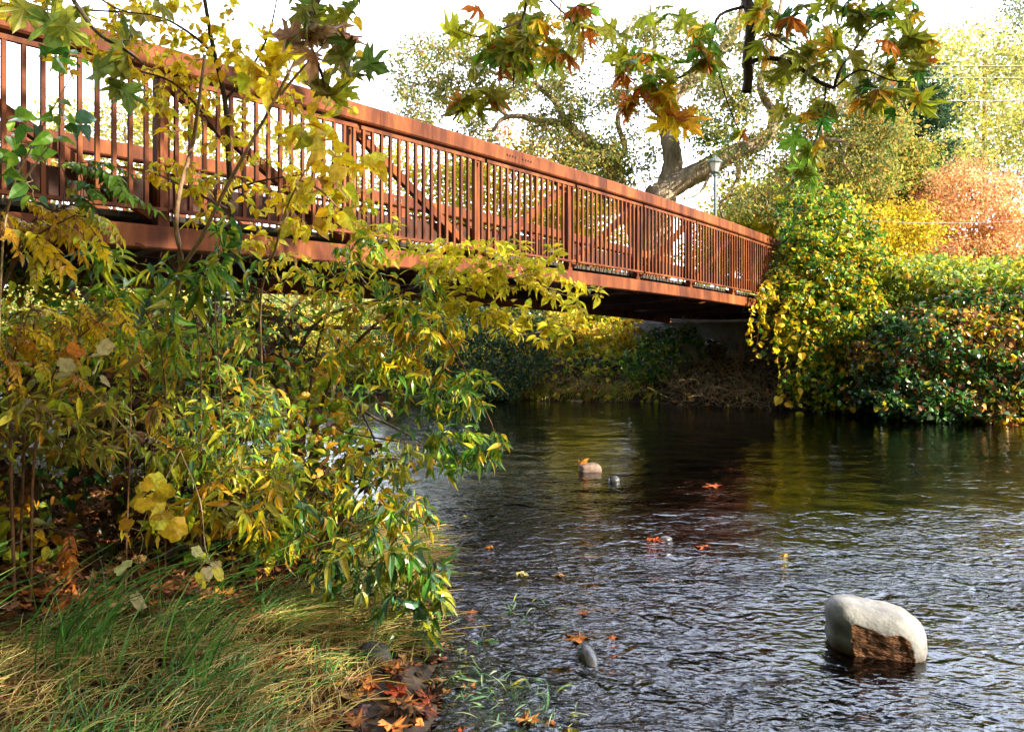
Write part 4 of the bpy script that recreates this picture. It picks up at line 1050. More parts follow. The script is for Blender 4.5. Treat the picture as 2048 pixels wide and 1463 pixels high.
# ================================================================== near-bank shrubs
def shrub(name, label, cat, base, limbs, boxes, leaf, size, pal, per, barkm='stem', r=.0035, matn='leaf', group=None, droop=.5, up=.9, t0=.35, rl=.012, amp=.2, sag=.05, twig_extra=0, extra=None, spread=.9, pairs=False, jit=.18, petiole=.2):
    o = empty(name, base, label, cat, group)
    w_ = Wood()
    for l in limbs:
        if len(l) == 3 and isinstance(l[1], float) and isinstance(l[0], list): w_.limb(l[0], l[1], l[2], 4, 7, .04)
        else: w_.limb(l, rl, rl * .4, 4, 6, .03)
    lv = Leaves()
    if isinstance(boxes[0][0], list): bl = boxes
    else: bl = [(boxes, pal, size, per)]
    for bx, pl, sz, pr_ in bl:
        tg = box_targets(bx); tg = tg[tg[:, 2] > ground(tg[:, 0], tg[:, 1]) + .02]
        pp = w_.reach(tg, r, amp, sag, 7, 4, .4)
        # keep the leafy end of each twig to a natural length
        q = []
        for p in pp:
            L_ = np.linalg.norm(np.diff(p, axis=0), axis=1).sum(); q.append((p, max(t0, 1 - .45 / max(L_, .01))))
        for p, tt in q: dress(lv, [p], leaf, sz, pl, pr_, tt, droop, spread, up, petiole, jit, .25, pairs)
    w_.t.build('branch', M[barkm], o)
    lv.build('foliage', M[matn], o)
    return o

# yellow saplings in front of the bridge
def gpt(px, Y): x = (px - 1024) / FPX * Y; return (x, Y, gz(x, Y) - .03)
shrub('yellow_sapling', 'dark-stemmed sapling with small butter-yellow leaves before the left bridge railing', 'sapling', gpt(440, 5.0),
      [([gpt(440, 5.0), P(435, 900, 5.0), P(425, 640, 4.9), P(462, 480, 4.8), P(458, 330, 4.8), P(450, 200, 4.75), P(425, 90, 4.7), P(400, -60, 4.7)], .026, .012),
       [P(456, 300, 4.8), P(400, 220, 4.7), P(345, 165, 4.6), P(270, 140, 4.5), P(190, 120, 4.4)], [P(450, 200, 4.75), P(500, 140, 4.7), P(540, 60, 4.7), P(560, -40, 4.7)],
       [P(430, 110, 4.7), P(370, 60, 4.6), P(300, 30, 4.5), P(150, 20, 4.3), P(20, 20, 4.2)], [P(460, 420, 4.8), P(380, 380, 4.7), P(320, 350, 4.6)], [P(460, 380, 4.8), P(530, 360, 4.7), P(600, 350, 4.6)]],
      [(0, 0, 130, 50, 8, 4.1, 4.4), (80, 60, 260, 170, 20, 4.2, 4.6), (220, -10, 480, 110, 46, 4.4, 4.9), (210, 110, 420, 220, 42, 4.4, 4.9), (400, 60, 600, 200, 46, 4.5, 5.0), (310, 220, 460, 290, 10, 4.5, 4.8), (300, 320, 400, 380, 13, 4.5, 4.8), (390, 340, 620, 420, 26, 4.5, 4.9), (460, 200, 600, 340, 18, 4.5, 4.9), (380, 430, 420, 450, 3, 4.5, 4.7), (480, 450, 590, 530, 8, 4.6, 4.9)],
      'ovate', .060, P_YEL, 7, 'bark_dark', .0022, 'leaf_thin', droop=.45, up=.7, rl=.009)
shrub('yellow_sapling', 'tan-stemmed sapling with large heart-shaped yellow leaves before the bridge post', 'sapling', gpt(355, 5.8),
      [([gpt(355, 5.8), P(335, 860, 5.6), P(345, 640, 4.8), P(362, 530, 4.2), P(352, 450, 4.15), P(362, 370, 4.1), P(385, 290, 4.1), P(398, 200, 4.0), P(410, 110, 4.0)], .020, .008),
       ([P(360, 540, 4.2), P(400, 480, 4.1), P(450, 380, 4.0), P(500, 290, 3.9), P(560, 180, 3.8), P(590, 120, 3.8)], .013, .006),
       ([gpt(545, 6.0), P(520, 640, 5.0), P(550, 500, 4.2), P(580, 400, 4.1), P(640, 290, 4.0)], .009, .004), [P(560, 190, 3.8), P(620, 120, 3.7), P(680, 60, 3.7)], [P(600, 360, 4.05), P(640, 380, 3.9), P(680, 420, 3.85)]],
      [(500, 60, 640, 170, 14, 3.7, 4.0), (600, 20, 725, 140, 8, 3.6, 3.9), (570, 190, 710, 330, 15, 3.7, 4.1), (600, 300, 700, 470, 17, 3.8, 4.2), (540, 260, 620, 470, 8, 3.9, 4.2), (480, 90, 560, 150, 6, 3.8, 4), (640, 70, 700, 200, 5, 3.6, 3.8), (710, 310, 740, 340, 2, 3.8, 3.9)],
      'heart', .082, [(6, YEL), (4, YEL2), (.8, YG), (.6, GOLD)], 4, 'bark_tan', .0022, 'leaf_thin', droop=.85, up=.5, rl=.008, petiole=.45)
shrub('yellow_shrub', 'low spray of lemon-yellow leaves reaching right in front of the bridge girder', 'shrub', gpt(560, 7.2),
      [([gpt(560, 7.2), P(590, 740, 6.9), P(640, 640, 6.6), P(760, 600, 6.2), P(850, 588, 6.0), P(930, 583, 5.9), P(1010, 572, 5.8)], .022, .007), [P(760, 600, 6.2), P(700, 520, 6.1), P(720, 470, 6.0)], [P(930, 583, 5.9), P(980, 540, 5.8), P(1060, 520, 5.8), P(1130, 520, 5.7)],
       [P(1010, 572, 5.8), P(1080, 570, 5.7), P(1130, 590, 5.7), P(1190, 590, 5.7)], [P(900, 600, 5.9), P(980, 640, 5.8), P(1040, 670, 5.7), P(1120, 650, 5.7)]],
      [(700, 440, 860, 500, 14, 5.8, 6.3), (700, 480, 800, 540, 9, 5.8, 6.2), (830, 480, 1000, 560, 46, 5.6, 6.2), (880, 530, 1080, 620, 52, 5.5, 6.0), (1000, 480, 1130, 560, 18, 5.5, 5.9), (1080, 560, 1200, 620, 16, 5.5, 5.8), (940, 620, 1060, 680, 14, 5.6, 5.9), (1080, 640, 1140, 690, 9, 5.6, 5.8), (900, 610, 1000, 650, 10, 5.6, 5.9), (700, 380, 760, 460, 6, 6, 6.3), (560, 520, 700, 600, 14, 5.8, 6.3)],
      'ovate', .078, [(6, (.66, .56, .03)), (4, YEL2), (2, YG)], 7, 'bark_grey', .0022, 'leaf_thin', droop=.25, up=1.2, rl=.007)
# dark leaning limbs of a half-fallen willow
shrub('leaning_tree', 'half-fallen dark-limbed tree reaching over the water beneath the bridge', 'tree', gpt(380, 7.6),
      [([gpt(380, 7.6), P(430, 720, 7.4), P(500, 700, 7.3), P(545, 690, 7.2), P(590, 662, 7.1), P(650, 655, 7.0), P(760, 655, 6.8), P(860, 650, 6.6)], .042, .014), ([P(400, 735, 7.5), P(450, 715, 7.4), P(560, 712, 7.2), P(560, 690, 7.15), P(600, 660, 7.1)], .03, .02),
       ([P(430, 600, 7.3), P(480, 600, 7.2), P(560, 620, 7.0), P(640, 640, 6.9)], .018, .006), ([P(400, 770, 7.6), P(490, 775, 6.6), P(600, 775, 6.4), P(680, 792, 6.2), P(740, 830, 6.0), P(800, 860, 5.9), P(870, 900, 5.8)], .020, .007),
       ([P(720, 815, 6.05), P(745, 870, 6.0), P(760, 920, 5.9)], .012, .005), ([gpt(490, 5.6), P(500, 740, 5.6), P(555, 660, 5.7), P(600, 600, 5.8)], .012, .009)],
      [([(480, 580, 700, 720, 40, 6.6, 7.4), (430, 560, 640, 640, 16, 6.8, 7.4)], [(4, GOLD), (3, YEL), (2, OL)], .06, 6), ([(620, 760, 900, 960, 16, 5.6, 6.3)], [(3, YG), (2, GOLD)], .05, 3)],
      'ovate', .06, P_YEL, 6, 'bark_grey', .0028, 'leaf_thin', rl=.01)

# the long-leaved shrub that arches over the water
shrub('willow_leaf_shrub', 'arching shrub of long narrow green and yellow leaves hanging over the water at centre', 'shrub', gpt(600, 6.0),
      [([gpt(600, 6.0), P(640, 820, 5.9), P(700, 700, 5.7), P(800, 620, 5.5), P(880, 660, 5.3), P(940, 760, 5.2), P(985, 850, 5.1)], .018, .004), ([gpt(590, 6.1), P(620, 780, 6.0), P(650, 640, 5.9), P(690, 560, 5.8), P(700, 490, 5.7)], .016, .004),
       [P(640, 820, 5.9), P(680, 860, 5.6), P(780, 880, 5.3), P(900, 900, 5.1)], [gpt(600, 5.6), P(640, 960, 5.4), P(740, 960, 5.1), P(830, 1040, 4.9)], [P(650, 660, 5.9), P(560, 600, 5.8), P(480, 560, 5.8)]],
      [([(640, 470, 760, 600, 16, 5.4, 5.9), (480, 500, 640, 620, 10, 5.4, 5.9), (700, 540, 900, 640, 30, 5.2, 5.8)], [(4, LG), (3, GR), (3, YG), (2, YEL)], .10, 9),
       ([(640, 600, 880, 760, 67, 5.2, 5.9), (800, 640, 930, 760, 25, 5.1, 5.6)], [(4, YG), (3, YEL), (2, GOLD), (3, LG)], .10, 9),
       ([(700, 740, 980, 830, 46, 5.0, 5.6), (800, 800, 1000, 950, 46, 4.9, 5.4), (880, 850, 1000, 920, 10, 4.9, 5.2)], [(4, LG), (3, GR), (2, YG), (1, YEL), (1, BG_)], .098, 8),
       ([(780, 930, 860, 1040, 10, 4.9, 5.2), (980, 860, 1010, 890, 2, 4.9, 5.0)], [(3, YG), (3, YEL), (2, LG)], .09, 6)],
      'lance', .12, P_BUT, 8, 'stem', .0022, 'leaf_waxy', droop=.65, up=.8, rl=.008, spread=.6, petiole=.12)
shrub('drooping_shrub', 'blue-green and yellow drooping shrub at the water edge above the fallen leaves', 'shrub', gpt(600, 4.6),
      [([gpt(600, 4.7), P(640, 1080, 4.6), P(700, 1020, 4.5), P(780, 1010, 4.4), P(850, 1050, 4.3)], .010, .003), [gpt(560, 4.6), P(600, 1180, 4.3), P(720, 1130, 4.1), P(820, 1180, 4.0), P(880, 1220, 3.95)], [gpt(590, 4.8), P(560, 1000, 4.7), P(600, 930, 4.6), P(700, 900, 4.6)], [P(640, 1080, 4.6), P(560, 1040, 4.3), P(470, 1040, 4.1)]],
      [([(480, 880, 860, 1000, 66, 4.3, 4.9)], [(4, YG), (2, GOLD), (3, YEL), (2, OL), (2, BG_)], .085, 8), ([(500, 980, 870, 1110, 60, 4.0, 4.6)], [(3, BG_), (3, LG), (3, YG), (2, GOLD), (1, GR)], .095, 8),
       ([(600, 1090, 880, 1200, 40, 3.85, 4.3), (700, 1180, 880, 1280, 16, 3.8, 4.1), (820, 1120, 900, 1200, 7, 3.8, 4.1)], [(4, GR), (3, BG_), (2, OL), (2, YG)], .10, 7)],
      'lance', .1, P_BUTL, 8, 'stem', .002, 'leaf_waxy', droop=.8, up=.7, rl=.006, spread=.6, petiole=.12, jit=.22)

# the dense thicket on the left
shrub('leafy_thicket', 'dense olive and yellow thicket of long leaves filling the left bank', 'thicket', gpt(150, 4.6),
      [([gpt(150, 4.8), P(160, 900, 4.7), P(200, 720, 4.6), P(240, 600, 4.5)], .009, .004), ([gpt(300, 4.8), P(310, 900, 4.7), P(340, 760, 4.6), P(380, 640, 4.5)], .008, .004), ([gpt(40, 4.4), P(50, 860, 4.2), P(70, 700, 4.0), P(60, 600, 3.9)], .008, .004),
       ([gpt(430, 5.0), P(430, 900, 4.9), P(480, 820, 4.8), P(560, 820, 4.7)], .008, .004), [P(160, 900, 4.7), P(80, 860, 4.0), P(0, 850, 3.6)], [P(310, 900, 4.7), P(380, 900, 4.2), P(450, 940, 4.0)]],
      [([(150, 600, 480, 680, 18, 4.2, 5.0), (280, 660, 520, 780, 54, 4.1, 5.0)], [(4, LG), (3, OL), (2, GR), (2, YG), (1, GOLD)], .082, 9),
       ([(0, 620, 300, 800, 86, 3.6, 4.8)], [(3, OL), (4, YG), (2, GOLD), (1, BR), (3, LG), (2, YEL)], .078, 9),
       ([(0, 780, 340, 920, 76, 3.4, 4.6)], [(5, OL), (3, (.20, .17, .03)), (2, GOLD), (3, YG), (1, BR)], .082, 9),
       ([(320, 760, 600, 960, 122, 3.8, 5.0)], [(4, YG), (4, LG), (3, BG_), (2, OL), (.7, GOLD)], .078, 9),
       ([(300, 930, 560, 1060, 43, 3.7, 4.4)], [(3, GOLD), (3, YG), (2, YEL), (2, OL)], .095, 7),
       ([(0, 940, 250, 1120, 25, 4.2, 5.2)], [(3, (.05, .06, .02)), (2, DBR), (1, (.1, .1, .02))], .08, 6)],  # near-black leaf colours stand in for the shade low in the hollow
      'lance', .11, P_THK, 8, 'stem', .0025, 'leaf', droop=.5, up=.9, rl=.009, jit=.22)
# back layers closing the thicket; leaf colours darkened to stand in for shade
thicket('undergrowth', 'inner tangle of dead stems and leaves coloured dark as shade beneath the left thicket', 'undergrowth',
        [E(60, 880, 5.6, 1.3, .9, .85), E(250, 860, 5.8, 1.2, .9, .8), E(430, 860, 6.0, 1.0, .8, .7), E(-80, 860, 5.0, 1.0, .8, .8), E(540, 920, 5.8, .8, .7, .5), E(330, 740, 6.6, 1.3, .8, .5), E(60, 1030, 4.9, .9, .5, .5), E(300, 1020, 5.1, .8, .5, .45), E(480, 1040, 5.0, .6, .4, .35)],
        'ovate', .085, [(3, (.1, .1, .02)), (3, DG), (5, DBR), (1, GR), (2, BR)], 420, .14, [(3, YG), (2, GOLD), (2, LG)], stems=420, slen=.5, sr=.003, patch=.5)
thicket('leafy_thicket', 'farther yellow-green scrub behind the left thicket under the bridge', 'thicket',
        [E(60, 680, 8.5, 1.6, 1.0, .8), E(300, 700, 8.8, 1.6, 1.0, .75), E(-200, 680, 8, 1.4, 1, .9)],
        'ovate', .085, [(4, YEL), (3, YG), (3, GOLD), (2, LG)], 260, .12, [(3, LG), (3, GR), (1, YG)], stems=200, slen=.6, sr=.004, patch=.6)

# ash sprays: leaflets in opposite pairs along arching stalks
def pinnate(lv, w_, base, tip, n=7, size=.062, pal=P_ASH, sag=.12):
    p = wander(base, tip, 8, .05, sag); w_.t.add(p, .0022, .001, 4)
    q, d = along(p, n, .18, .95); q = np.repeat(q, 2, 0); d = np.repeat(d, 2, 0)
    side = nrm(np.cross(d, np.array([0, 0, 1.]) + .3 * rng.normal(size=3))); sg = np.tile([1, -1], n)[:, None]
    ld = nrm(d * .75 + side * sg - np.array([0, 0, .35]) + .12 * rng.normal(size=(2 * n, 3)))
    nn = np.cross(side, d) * np.sign(np.cross(side, d)[:, 2:3] + 1e-6) + .2 * rng.normal(size=(2 * n, 3))
    c0 = pick(pal, 1, .12)[0]; cc = np.clip(c0 * (1 + .15 * rng.normal(size=(2 * n, 1))), .004, .9)
    lv.add('leaflet', q, ld, nn, size * (1 - .25 * np.abs(np.linspace(-1, 1, 2 * n))) * rng.uniform(.9, 1.1, 2 * n), cc)
    lv.add('leaflet', [p[-1]], [d[-1]], [nn[-1]], size, [c0])
def ash(label, base, limbs, specs, size):
    o = empty('ash_sapling', base, label, 'sapling'); w_ = Wood(); lv = Leaves()
    for l in limbs: w_.limb(l, .009, .003, 4, 6)
    for bx, pal, n, dx in specs:
        for b in box_targets(bx):
            nodes = np.concatenate(w_.nodes); a = nodes[np.argmin(np.linalg.norm(nodes - b, axis=1))]
            stalk = wander(a, b, 5, .1, .03); w_.t.add(stalk, .003, .002, 4)
            tip = b + np.array([dx * rng.uniform(.6, 1.2), rng.uniform(-.12, .08), rng.uniform(-.16, -.02)])
            pinnate(lv, w_, b, tip, n, size * rng.uniform(.8, 1.2), pal)
    w_.t.build('branch', M['stem'], o); lv.build('foliage', M['leaf'], o)
ash('ash sapling with yellow feathered leaves in front of the left bridge girder', gpt(-60, 3.1),
    [[gpt(-60, 3.1), P(-20, 700, 3.1), P(20, 540, 3.1), P(60, 450, 3.1), P(110, 420, 3.05), P(180, 400, 3.0)], [P(20, 540, 3.1), P(60, 480, 3.0), P(150, 430, 2.95)], [P(-40, 560, 3.1), P(0, 440, 3.1), P(40, 380, 3.1)]],
    [([(40, 400, 190, 460, 13, 2.9, 3.2), (-10, 390, 90, 500, 12, 2.9, 3.2)], P_ASH, 7, .16), ([(110, 320, 220, 400, 12, 2.9, 3.1)], [(4, GR), (2, LG), (1, YG)], 7, .16), ([(60, 480, 120, 520, 4, 2.9, 3.1)], [(3, YG), (2, YEL)], 7, .06)], .058)
ash('low ash shoots with yellow feathered leaves among the left thicket', gpt(60, 3.9),
    [[gpt(60, 3.9), P(70, 900, 3.9), P(120, 720, 3.8), P(200, 640, 3.7)], [gpt(30, 3.9), P(20, 800, 3.8), P(40, 680, 3.7), P(60, 620, 3.7)]],
    [([(20, 600, 230, 700, 24, 3.5, 3.9), (-10, 650, 120, 760, 10, 3.5, 3.9)], [(5, YEL), (2, GOLD), (1, YG)], 7, .14), ([(120, 1060, 170, 1130, 4, 4.0, 4.3)], [(3, ORA), (2, GOLD)], 6, .08)], .055)
shrub('green_shoot', 'tall shoot with long fresh green leaves at the left edge before the bridge', 'shoot', gpt(-20, 2.9),
      [[gpt(-20, 2.9), P(0, 600, 2.9), P(20, 400, 2.85), P(60, 300, 2.8), P(110, 210, 2.75), P(150, 140, 2.7)], [P(20, 400, 2.85), P(70, 330, 2.8), P(100, 290, 2.8)]],
      [(0, 210, 110, 320, 6, 2.7, 2.9), (90, 90, 175, 250, 6, 2.65, 2.85), (0, 300, 80, 400, 5, 2.7, 2.95)], 'ovate', .078, [(3, GR), (3, LG), (1, BG_)], 4, 'straw', .002, 'leaf_waxy', droop=.5, up=.6, rl=.005)
shrub('green_shoot', 'slender shoots with narrow green leaves rising before the dark girder', 'shoot', gpt(420, 4.1),
      [[gpt(330, 4.3), P(330, 760, 4.2), P(290, 620, 4.1), P(250, 560, 4.0)], [gpt(470, 4.3), P(440, 760, 4.2), P(430, 600, 4.1), P(440, 480, 4.0)], [gpt(250, 4.1), P(260, 700, 4.0), P(210, 560, 3.95), P(160, 520, 3.9)], [gpt(400, 4.1), P(400, 700, 4.1), P(360, 590, 4.0)]],
      [(180, 490, 300, 590, 11, 3.9, 4.1), (290, 530, 420, 640, 20, 3.9, 4.2), (390, 420, 470, 590, 14, 3.9, 4.2), (140, 480, 200, 540, 3, 3.9, 4.0)], 'lance', .115, [(4, LG), (3, YG), (2, GR), (1, BG_)], 6, 'stem', .002, 'leaf_waxy', droop=.55, up=.8, rl=.005)
shrub('grape_vine', 'trailing vine with broad scalloped yellow leaves hanging in front of the dark hollow', 'vine', gpt(330, 3.7),
      [[P(360, 900, 3.6), P(330, 960, 3.5), P(300, 1010, 3.45), P(280, 1060, 3.4)], [P(360, 900, 3.6), P(400, 1000, 3.4), P(410, 1090, 3.35), P(430, 1150, 3.3)], [P(270, 880, 3.6), P(200, 800, 3.5), P(130, 740, 3.5)]],
      [([(235, 945, 340, 1075, 11, 3.3, 3.5)], [(5, (.72, .46, .03)), (3, YEL2)], .078, 2), ([(260, 1140, 290, 1165, 1, 3.2, 3.3), (390, 1080, 430, 1160, 3, 3.2, 3.3)], [(3, YEL2), (2, PALE)], .07, 2), ([(60, 720, 110, 760, 2, 3.4, 3.5), (140, 680, 260, 760, 5, 3.4, 3.5)], [(3, PALE), (2, ORA), (2, YG)], .072, 2)],
      'grape', .09, P_YEL, 2, 'straw', .0015, 'leaf_thin', droop=.9, up=.2, rl=.003, petiole=.5, t0=.8)

# ================================================================== ground: grass, litter, stones
def blades(n, region, hgt, wd, pal, lean=.6, cond=None, seg=4, wind=(.9, -.1)):
    xs = rng.uniform(region[0], region[1], n); ys = rng.uniform(region[2], region[3], n)
    k = np.ones(n, bool) if cond is None else cond(xs, ys)
    xs, ys = xs[k], ys[k]; n = len(xs)
    z = ground(xs, ys); h_ = hgt * rng.uniform(.35, 1.25, n); a = rng.uniform(0, 2 * np.pi, n)
    dx = np.cos(a) * lean * rng.uniform(.3, 1.2, n) + wind[0] * lean; dy = np.sin(a) * lean * rng.uniform(.3, 1.2, n) + wind[1] * lean
    sw = np.stack([-np.sin(a), np.cos(a)], -1)
    V = []
    for i in range(seg + 1):
        t = i / seg; b = t * t
        cxx = xs + dx * h_ * b; cyy = ys + dy * h_ * b; cz = z - .01 + h_ * (t - .55 * lean * b * 1.0)
        w_ = wd * (1 - t ** 2.2) + .0003
        V.append(np.stack([cxx - sw[:, 0] * w_, cyy - sw[:, 1] * w_, cz], -1)); V.append(np.stack([cxx + sw[:, 0] * w_, cyy + sw[:, 1] * w_, cz + .002], -1))
    V = np.stack(V, 1); m = 2 * (seg + 1)
    base = np.arange(n)[:, None, None] * m + np.array([[2 * i, 2 * i + 1, 2 * i + 3, 2 * i + 2] for i in range(seg)])[None]
    return V.reshape(-1, 3), base.reshape(-1), np.repeat(pick(pal, n, .25), m, 0)
def grass(name, label, sets, parent=None):
    Vs, ls, Cs = [], [], []; off = 0
    for s_ in sets:
        V, l, C = blades(**s_); Vs.append(V); ls.append(l + off); Cs.append(C); off += len(V)
    V = np.concatenate(Vs); l = np.concatenate(ls); C = np.concatenate(Cs); k = len(l) // 4
    return tag(link(name, np_mesh(name, V, l, np.arange(k) * 4, np.full(k, 4), C), M['grass']), label, 'grass', kind='stuff')
def onland(a, b): 
    def f(x, y):
        d, _ = river_sd(x, y); d = d + .10 * wav(x, y, 1.6)
        return (d > a) & (d < b)
    return f
tuft = lambda x, y: np.sin(x * 5 + 1) * np.sin(y * 4.3 + 2) + .6 * np.sin(x * 11 + y * 7)
def hollow(x, y): return ((x + 2.3) / 1.0) ** 2 + ((y - 4.15) / .75) ** 2 < 1 + .3 * np.sin(x * 9 + y * 7)
def c2(x, y): return (np.hypot(x + .46, y - 3.8) > .22) & onland(.30, 9)(x, y) & ((y < 3.9) | (x > -1.4)) & ~hollow(x, y) & (tuft(x * .7, y * .8) + rng.normal(size=len(x)) * .6 > -.9)
def c1(x, y): return ~hollow(x, y) & onland(.42, 9)(x, y) & (tuft(x, y) + rng.normal(size=len(x)) * .5 > -.1)
P_GR = [(5, (.07, .22, .03)), (3, (.14, .30, .05)), (2, (.04, .12, .03)), (1, (.30, .38, .10))]
P_DRY = [(4, (.50, .36, .12)), (3, (.62, .50, .22)), (2, (.36, .24, .08)), (2, (.45, .42, .10))]
grass('grass', 'long green grass mixed with dry straw on the near bank',
      [dict(n=8500, region=(-3.2, .3, 1.8, 4.3), hgt=.21, wd=.0028, pal=P_GR, lean=.8, cond=c1, wind=(.35, .1)), dict(n=7000, region=(-2.8, .3, 1.8, 4.4), hgt=.27, wd=.0026, pal=P_GR, lean=1.0, cond=c1, wind=(-.2, .3)), dict(n=24000, region=(-3.0, .3, 1.8, 4.6), hgt=.22, wd=.0017, pal=P_DRY, lean=1.0, cond=c2, wind=(.1, .0)),
       dict(n=2600, region=(-1.3, -.4, 3.8, 6.0), hgt=.24, wd=.0022, pal=P_DRY, lean=.9, cond=onland(.08, 3)), dict(n=2500, region=(-1.4, -.4, 3.8, 7.5), hgt=.2, wd=.0024, pal=P_GR, lean=.7, cond=onland(.03, 2.0)),
       dict(n=500, region=(-2.6, -1.2, 2.9, 3.6), hgt=.6, wd=.0035, pal=P_GR, lean=.6, cond=c1)])
grass('grass', 'fringe of yellowed sedge at the waterline beneath the bridge', [dict(n=1800, region=(-.2, 3.0, 18.6, 20.4), hgt=.55, wd=.006, pal=[(3, (.40, .40, .08)), (2, YG), (1, TAN)], lean=.8, cond=lambda x, y: (lambda d: (d > -.05) & (d < .5))(river_sd(x, y)[0]))])
# leaf litter
def litter(name, label, n, region, kind, size, pal, cond, lift=.012, matn='dead_leaf', tilt=.35):
    xs = rng.uniform(region[0], region[1], n); ys = rng.uniform(region[2], region[3], n); k = cond(xs, ys); xs, ys = xs[k], ys[k]; m = len(xs)
    lv = Leaves(); a = rng.uniform(0, 6.28, m)
    lv.add(kind, np.stack([xs, ys, ground(xs, ys) + lift + .02 * rng.uniform(0, 1, m)], -1), np.stack([np.cos(a), np.sin(a), .15 * rng.normal(size=m)], -1), np.stack([tilt * rng.normal(size=m), tilt * rng.normal(size=m), np.ones(m)], -1), size * rng.uniform(.5, 1.3, m), pick(pal, m, .25))
    return tag(lv.build(name, M[matn]), label, 'leaf litter', kind='stuff')
P_DEAD = [(4, (.16, .07, .025)), (2, (.30, .17, .08)), (1.5, (.36, .13, .03)), (4, DBR), (1.5, (.2, .05, .02))]
litter('leaf_litter', 'brown and orange fallen leaves carpeting the near bank', 11000, (-4.5, .4, 2.0, 7.0), 'dead', .085, P_DEAD, lambda x, y: onland(.0, 9)(x, y) & (onland(.5, 9)(x, y) | (rng.random(len(x)) < .45)))
litter('leaf_litter', 'dark sodden leaf fragments in the shallows beside the bank', 2600, (-1.6, 1.6, 2.2, 8.5), 'dead', .045, [(3, DBR), (3, BR), (1.5, RED), (1, ORA), (1, OL)], onland(-1.1, .1), .004, tilt=.12)
litter('leaf_litter', 'brown leaves and gravel lying on the river bed', 3500, (-1, 6, 2.2, 12), 'dead', .05, [(4, DBR), (3, BR), (2, TAN), (1, ORA)], onland(-9, -.6), .004, tilt=.1)

# single fallen leaves, each one a thing
def fallen(px, py, size, kind, colr, label, dy=0.0, water=False, lift=.02, yaw=None, tilt=.25, name='fallen_leaf', matn='dead_leaf'):
    u = (px - 1024) / FPX; Y = EYE * FPX / (py - HOR)
    for _ in range(12):
        g = 0.004 if water else max(gz(u * Y, Y), 0)
        Y = (EYE - g - lift) * FPX / (py - HOR)
    g = 0.0 if water else max(gz(u * Y, Y), 0)
    a = rng.uniform(0, 6.28) if yaw is None else yaw
    lv = Leaves(); lv.add(kind, [(0, 0, 0)], [(math.cos(a), math.sin(a), 0)], [(tilt * rng.normal() * .6, tilt * rng.normal() * .6 - .25 * (not water), 1)], size, np.array([colr]))
    o = lv.build(name, M[matn]); o.location = (u * Y, Y, g + lift); return tag(o, label, 'leaf')
for px, py, sz, kd, cl, lab in (
    (235, 1440, .17, 'dead', (.50, .22, .07), 'large curled orange-brown leaf in the grass at bottom left'), (130, 1355, .07, 'lobed', (.70, .50, .38), 'pale pink leaf scrap on the grass at left'),
    (605, 1240, .15, 'dead', (.48, .12, .03), 'big rust-orange leaf on the bank under the drooping shrub'), (650, 1283, .12, 'dead', (.60, .28, .12), 'tan orange leaf left of the grey bank stone'),
    (810, 1385, .12, 'dead', (.42, .07, .02), 'dark red folded leaf at the water edge'), (680, 1370, .12, 'lobed', (.66, .34, .03), 'golden yellow leaf lying in the grass'),
    (780, 1448, .11, 'dead', (.66, .24, .06), 'orange leaf at the bottom of the bank'), (640, 1440, .13, 'dead', (.58, .30, .10), 'tan leaf in the straw near the bottom'),
    (735, 1415, .10, 'dead', (.20, .11, .12), 'purplish grey sodden leaf near the water'), (870, 1225, .12, 'dead', (.45, .05, .02), 'crimson leaf hanging at the shrub tip over the water'),
    (20, 1305, .09, 'dead', (.50, .26, .10), 'small brown leaf at the left edge'), (150, 1250, .14, 'dead', (.36, .10, .03), 'long dark russet leaf in the hollow'),
    (700, 1395, .09, 'lobed', (.45, .20, .03), 'ochre leaf beside the golden leaf'), (560, 1130, .10, 'dead', (.55, .24, .10), 'pale orange leaf beneath the blue-green shrub'), (90, 1180, .13, 'dead', (.36, .09, .03), 'red-brown leaf in the dark hollow'), (70, 1150, .12, 'dead', (.30, .10, .04), 'brown leaf deep in the dark hollow')):
    fallen(px, py, sz, kd, cl, lab)
for px, py, sz, kd, cl, lab in (
    (950, 1222, .13, 'lobed', (.62, .20, .06), 'orange star-shaped leaf floating off the shrub tip'), (1165, 1278, .14, 'lobed', (.66, .22, .03), 'wet orange leaf floating above the wet dark stone'),
    (1230, 1272, .09, 'lobed', (.50, .13, .03), 'smaller red-brown leaf floating right of the wet orange leaf'), (1042, 1436, .10, 'dead', (.55, .22, .05), 'brown leaf floating at the bottom edge'),
    (1100, 1443, .07, 'lobed', (.66, .24, .08), 'small orange leaf floating near the bottom edge'), (1173, 1226, .07, 'dead', (.50, .16, .04), 'small rust leaf drifting mid-river'),
    (985, 1090, .10, 'lobed', (.60, .26, .05), 'amber leaf drifting near the shrub'), (1305, 1075, .16, 'dead', (.50, .10, .03), 'red leaf caught on a dark pebble mid-river'), (1415, 1092, .13, 'lobed', (.50, .12, .03), 'red leaf drifting right of the pebble'),
    (1435, 972, .20, 'lobed', (.55, .12, .03), 'far red leaf drifting in the dark reflection'), (1575, 1105, .17, 'lobed', (.70, .42, .06), 'yellow-tan leaf floating above the boulder'), (820, 1343, .06, 'ovate', YEL2, 'bright yellow leaf lying on wet mud at the bank edge'),
    (1038, 1142, .09, 'lobed', PALE, 'pale yellowish leaf drifting below the amber leaf'), (1115, 1148, .07, 'lobed', TAN, 'tan leaf on the bright ripples'), (925, 1030, .05, 'ovate', YEL2, 'tiny yellow leaf drifting beside the shrub'), (1950, 838, .28, 'lobed', (.60, .30, .05), 'orange leaf lodged at the foot of the bramble mound')):
    fallen(px, py, sz * .9, kd, tuple(.6 * v for v in cl), lab, water=True, lift=.006, tilt=.06)

def wpt(px, py, z=0.0):
    Y = (EYE - z) * FPX / (py - HOR); return ((px - 1024) / FPX * Y, Y, z)
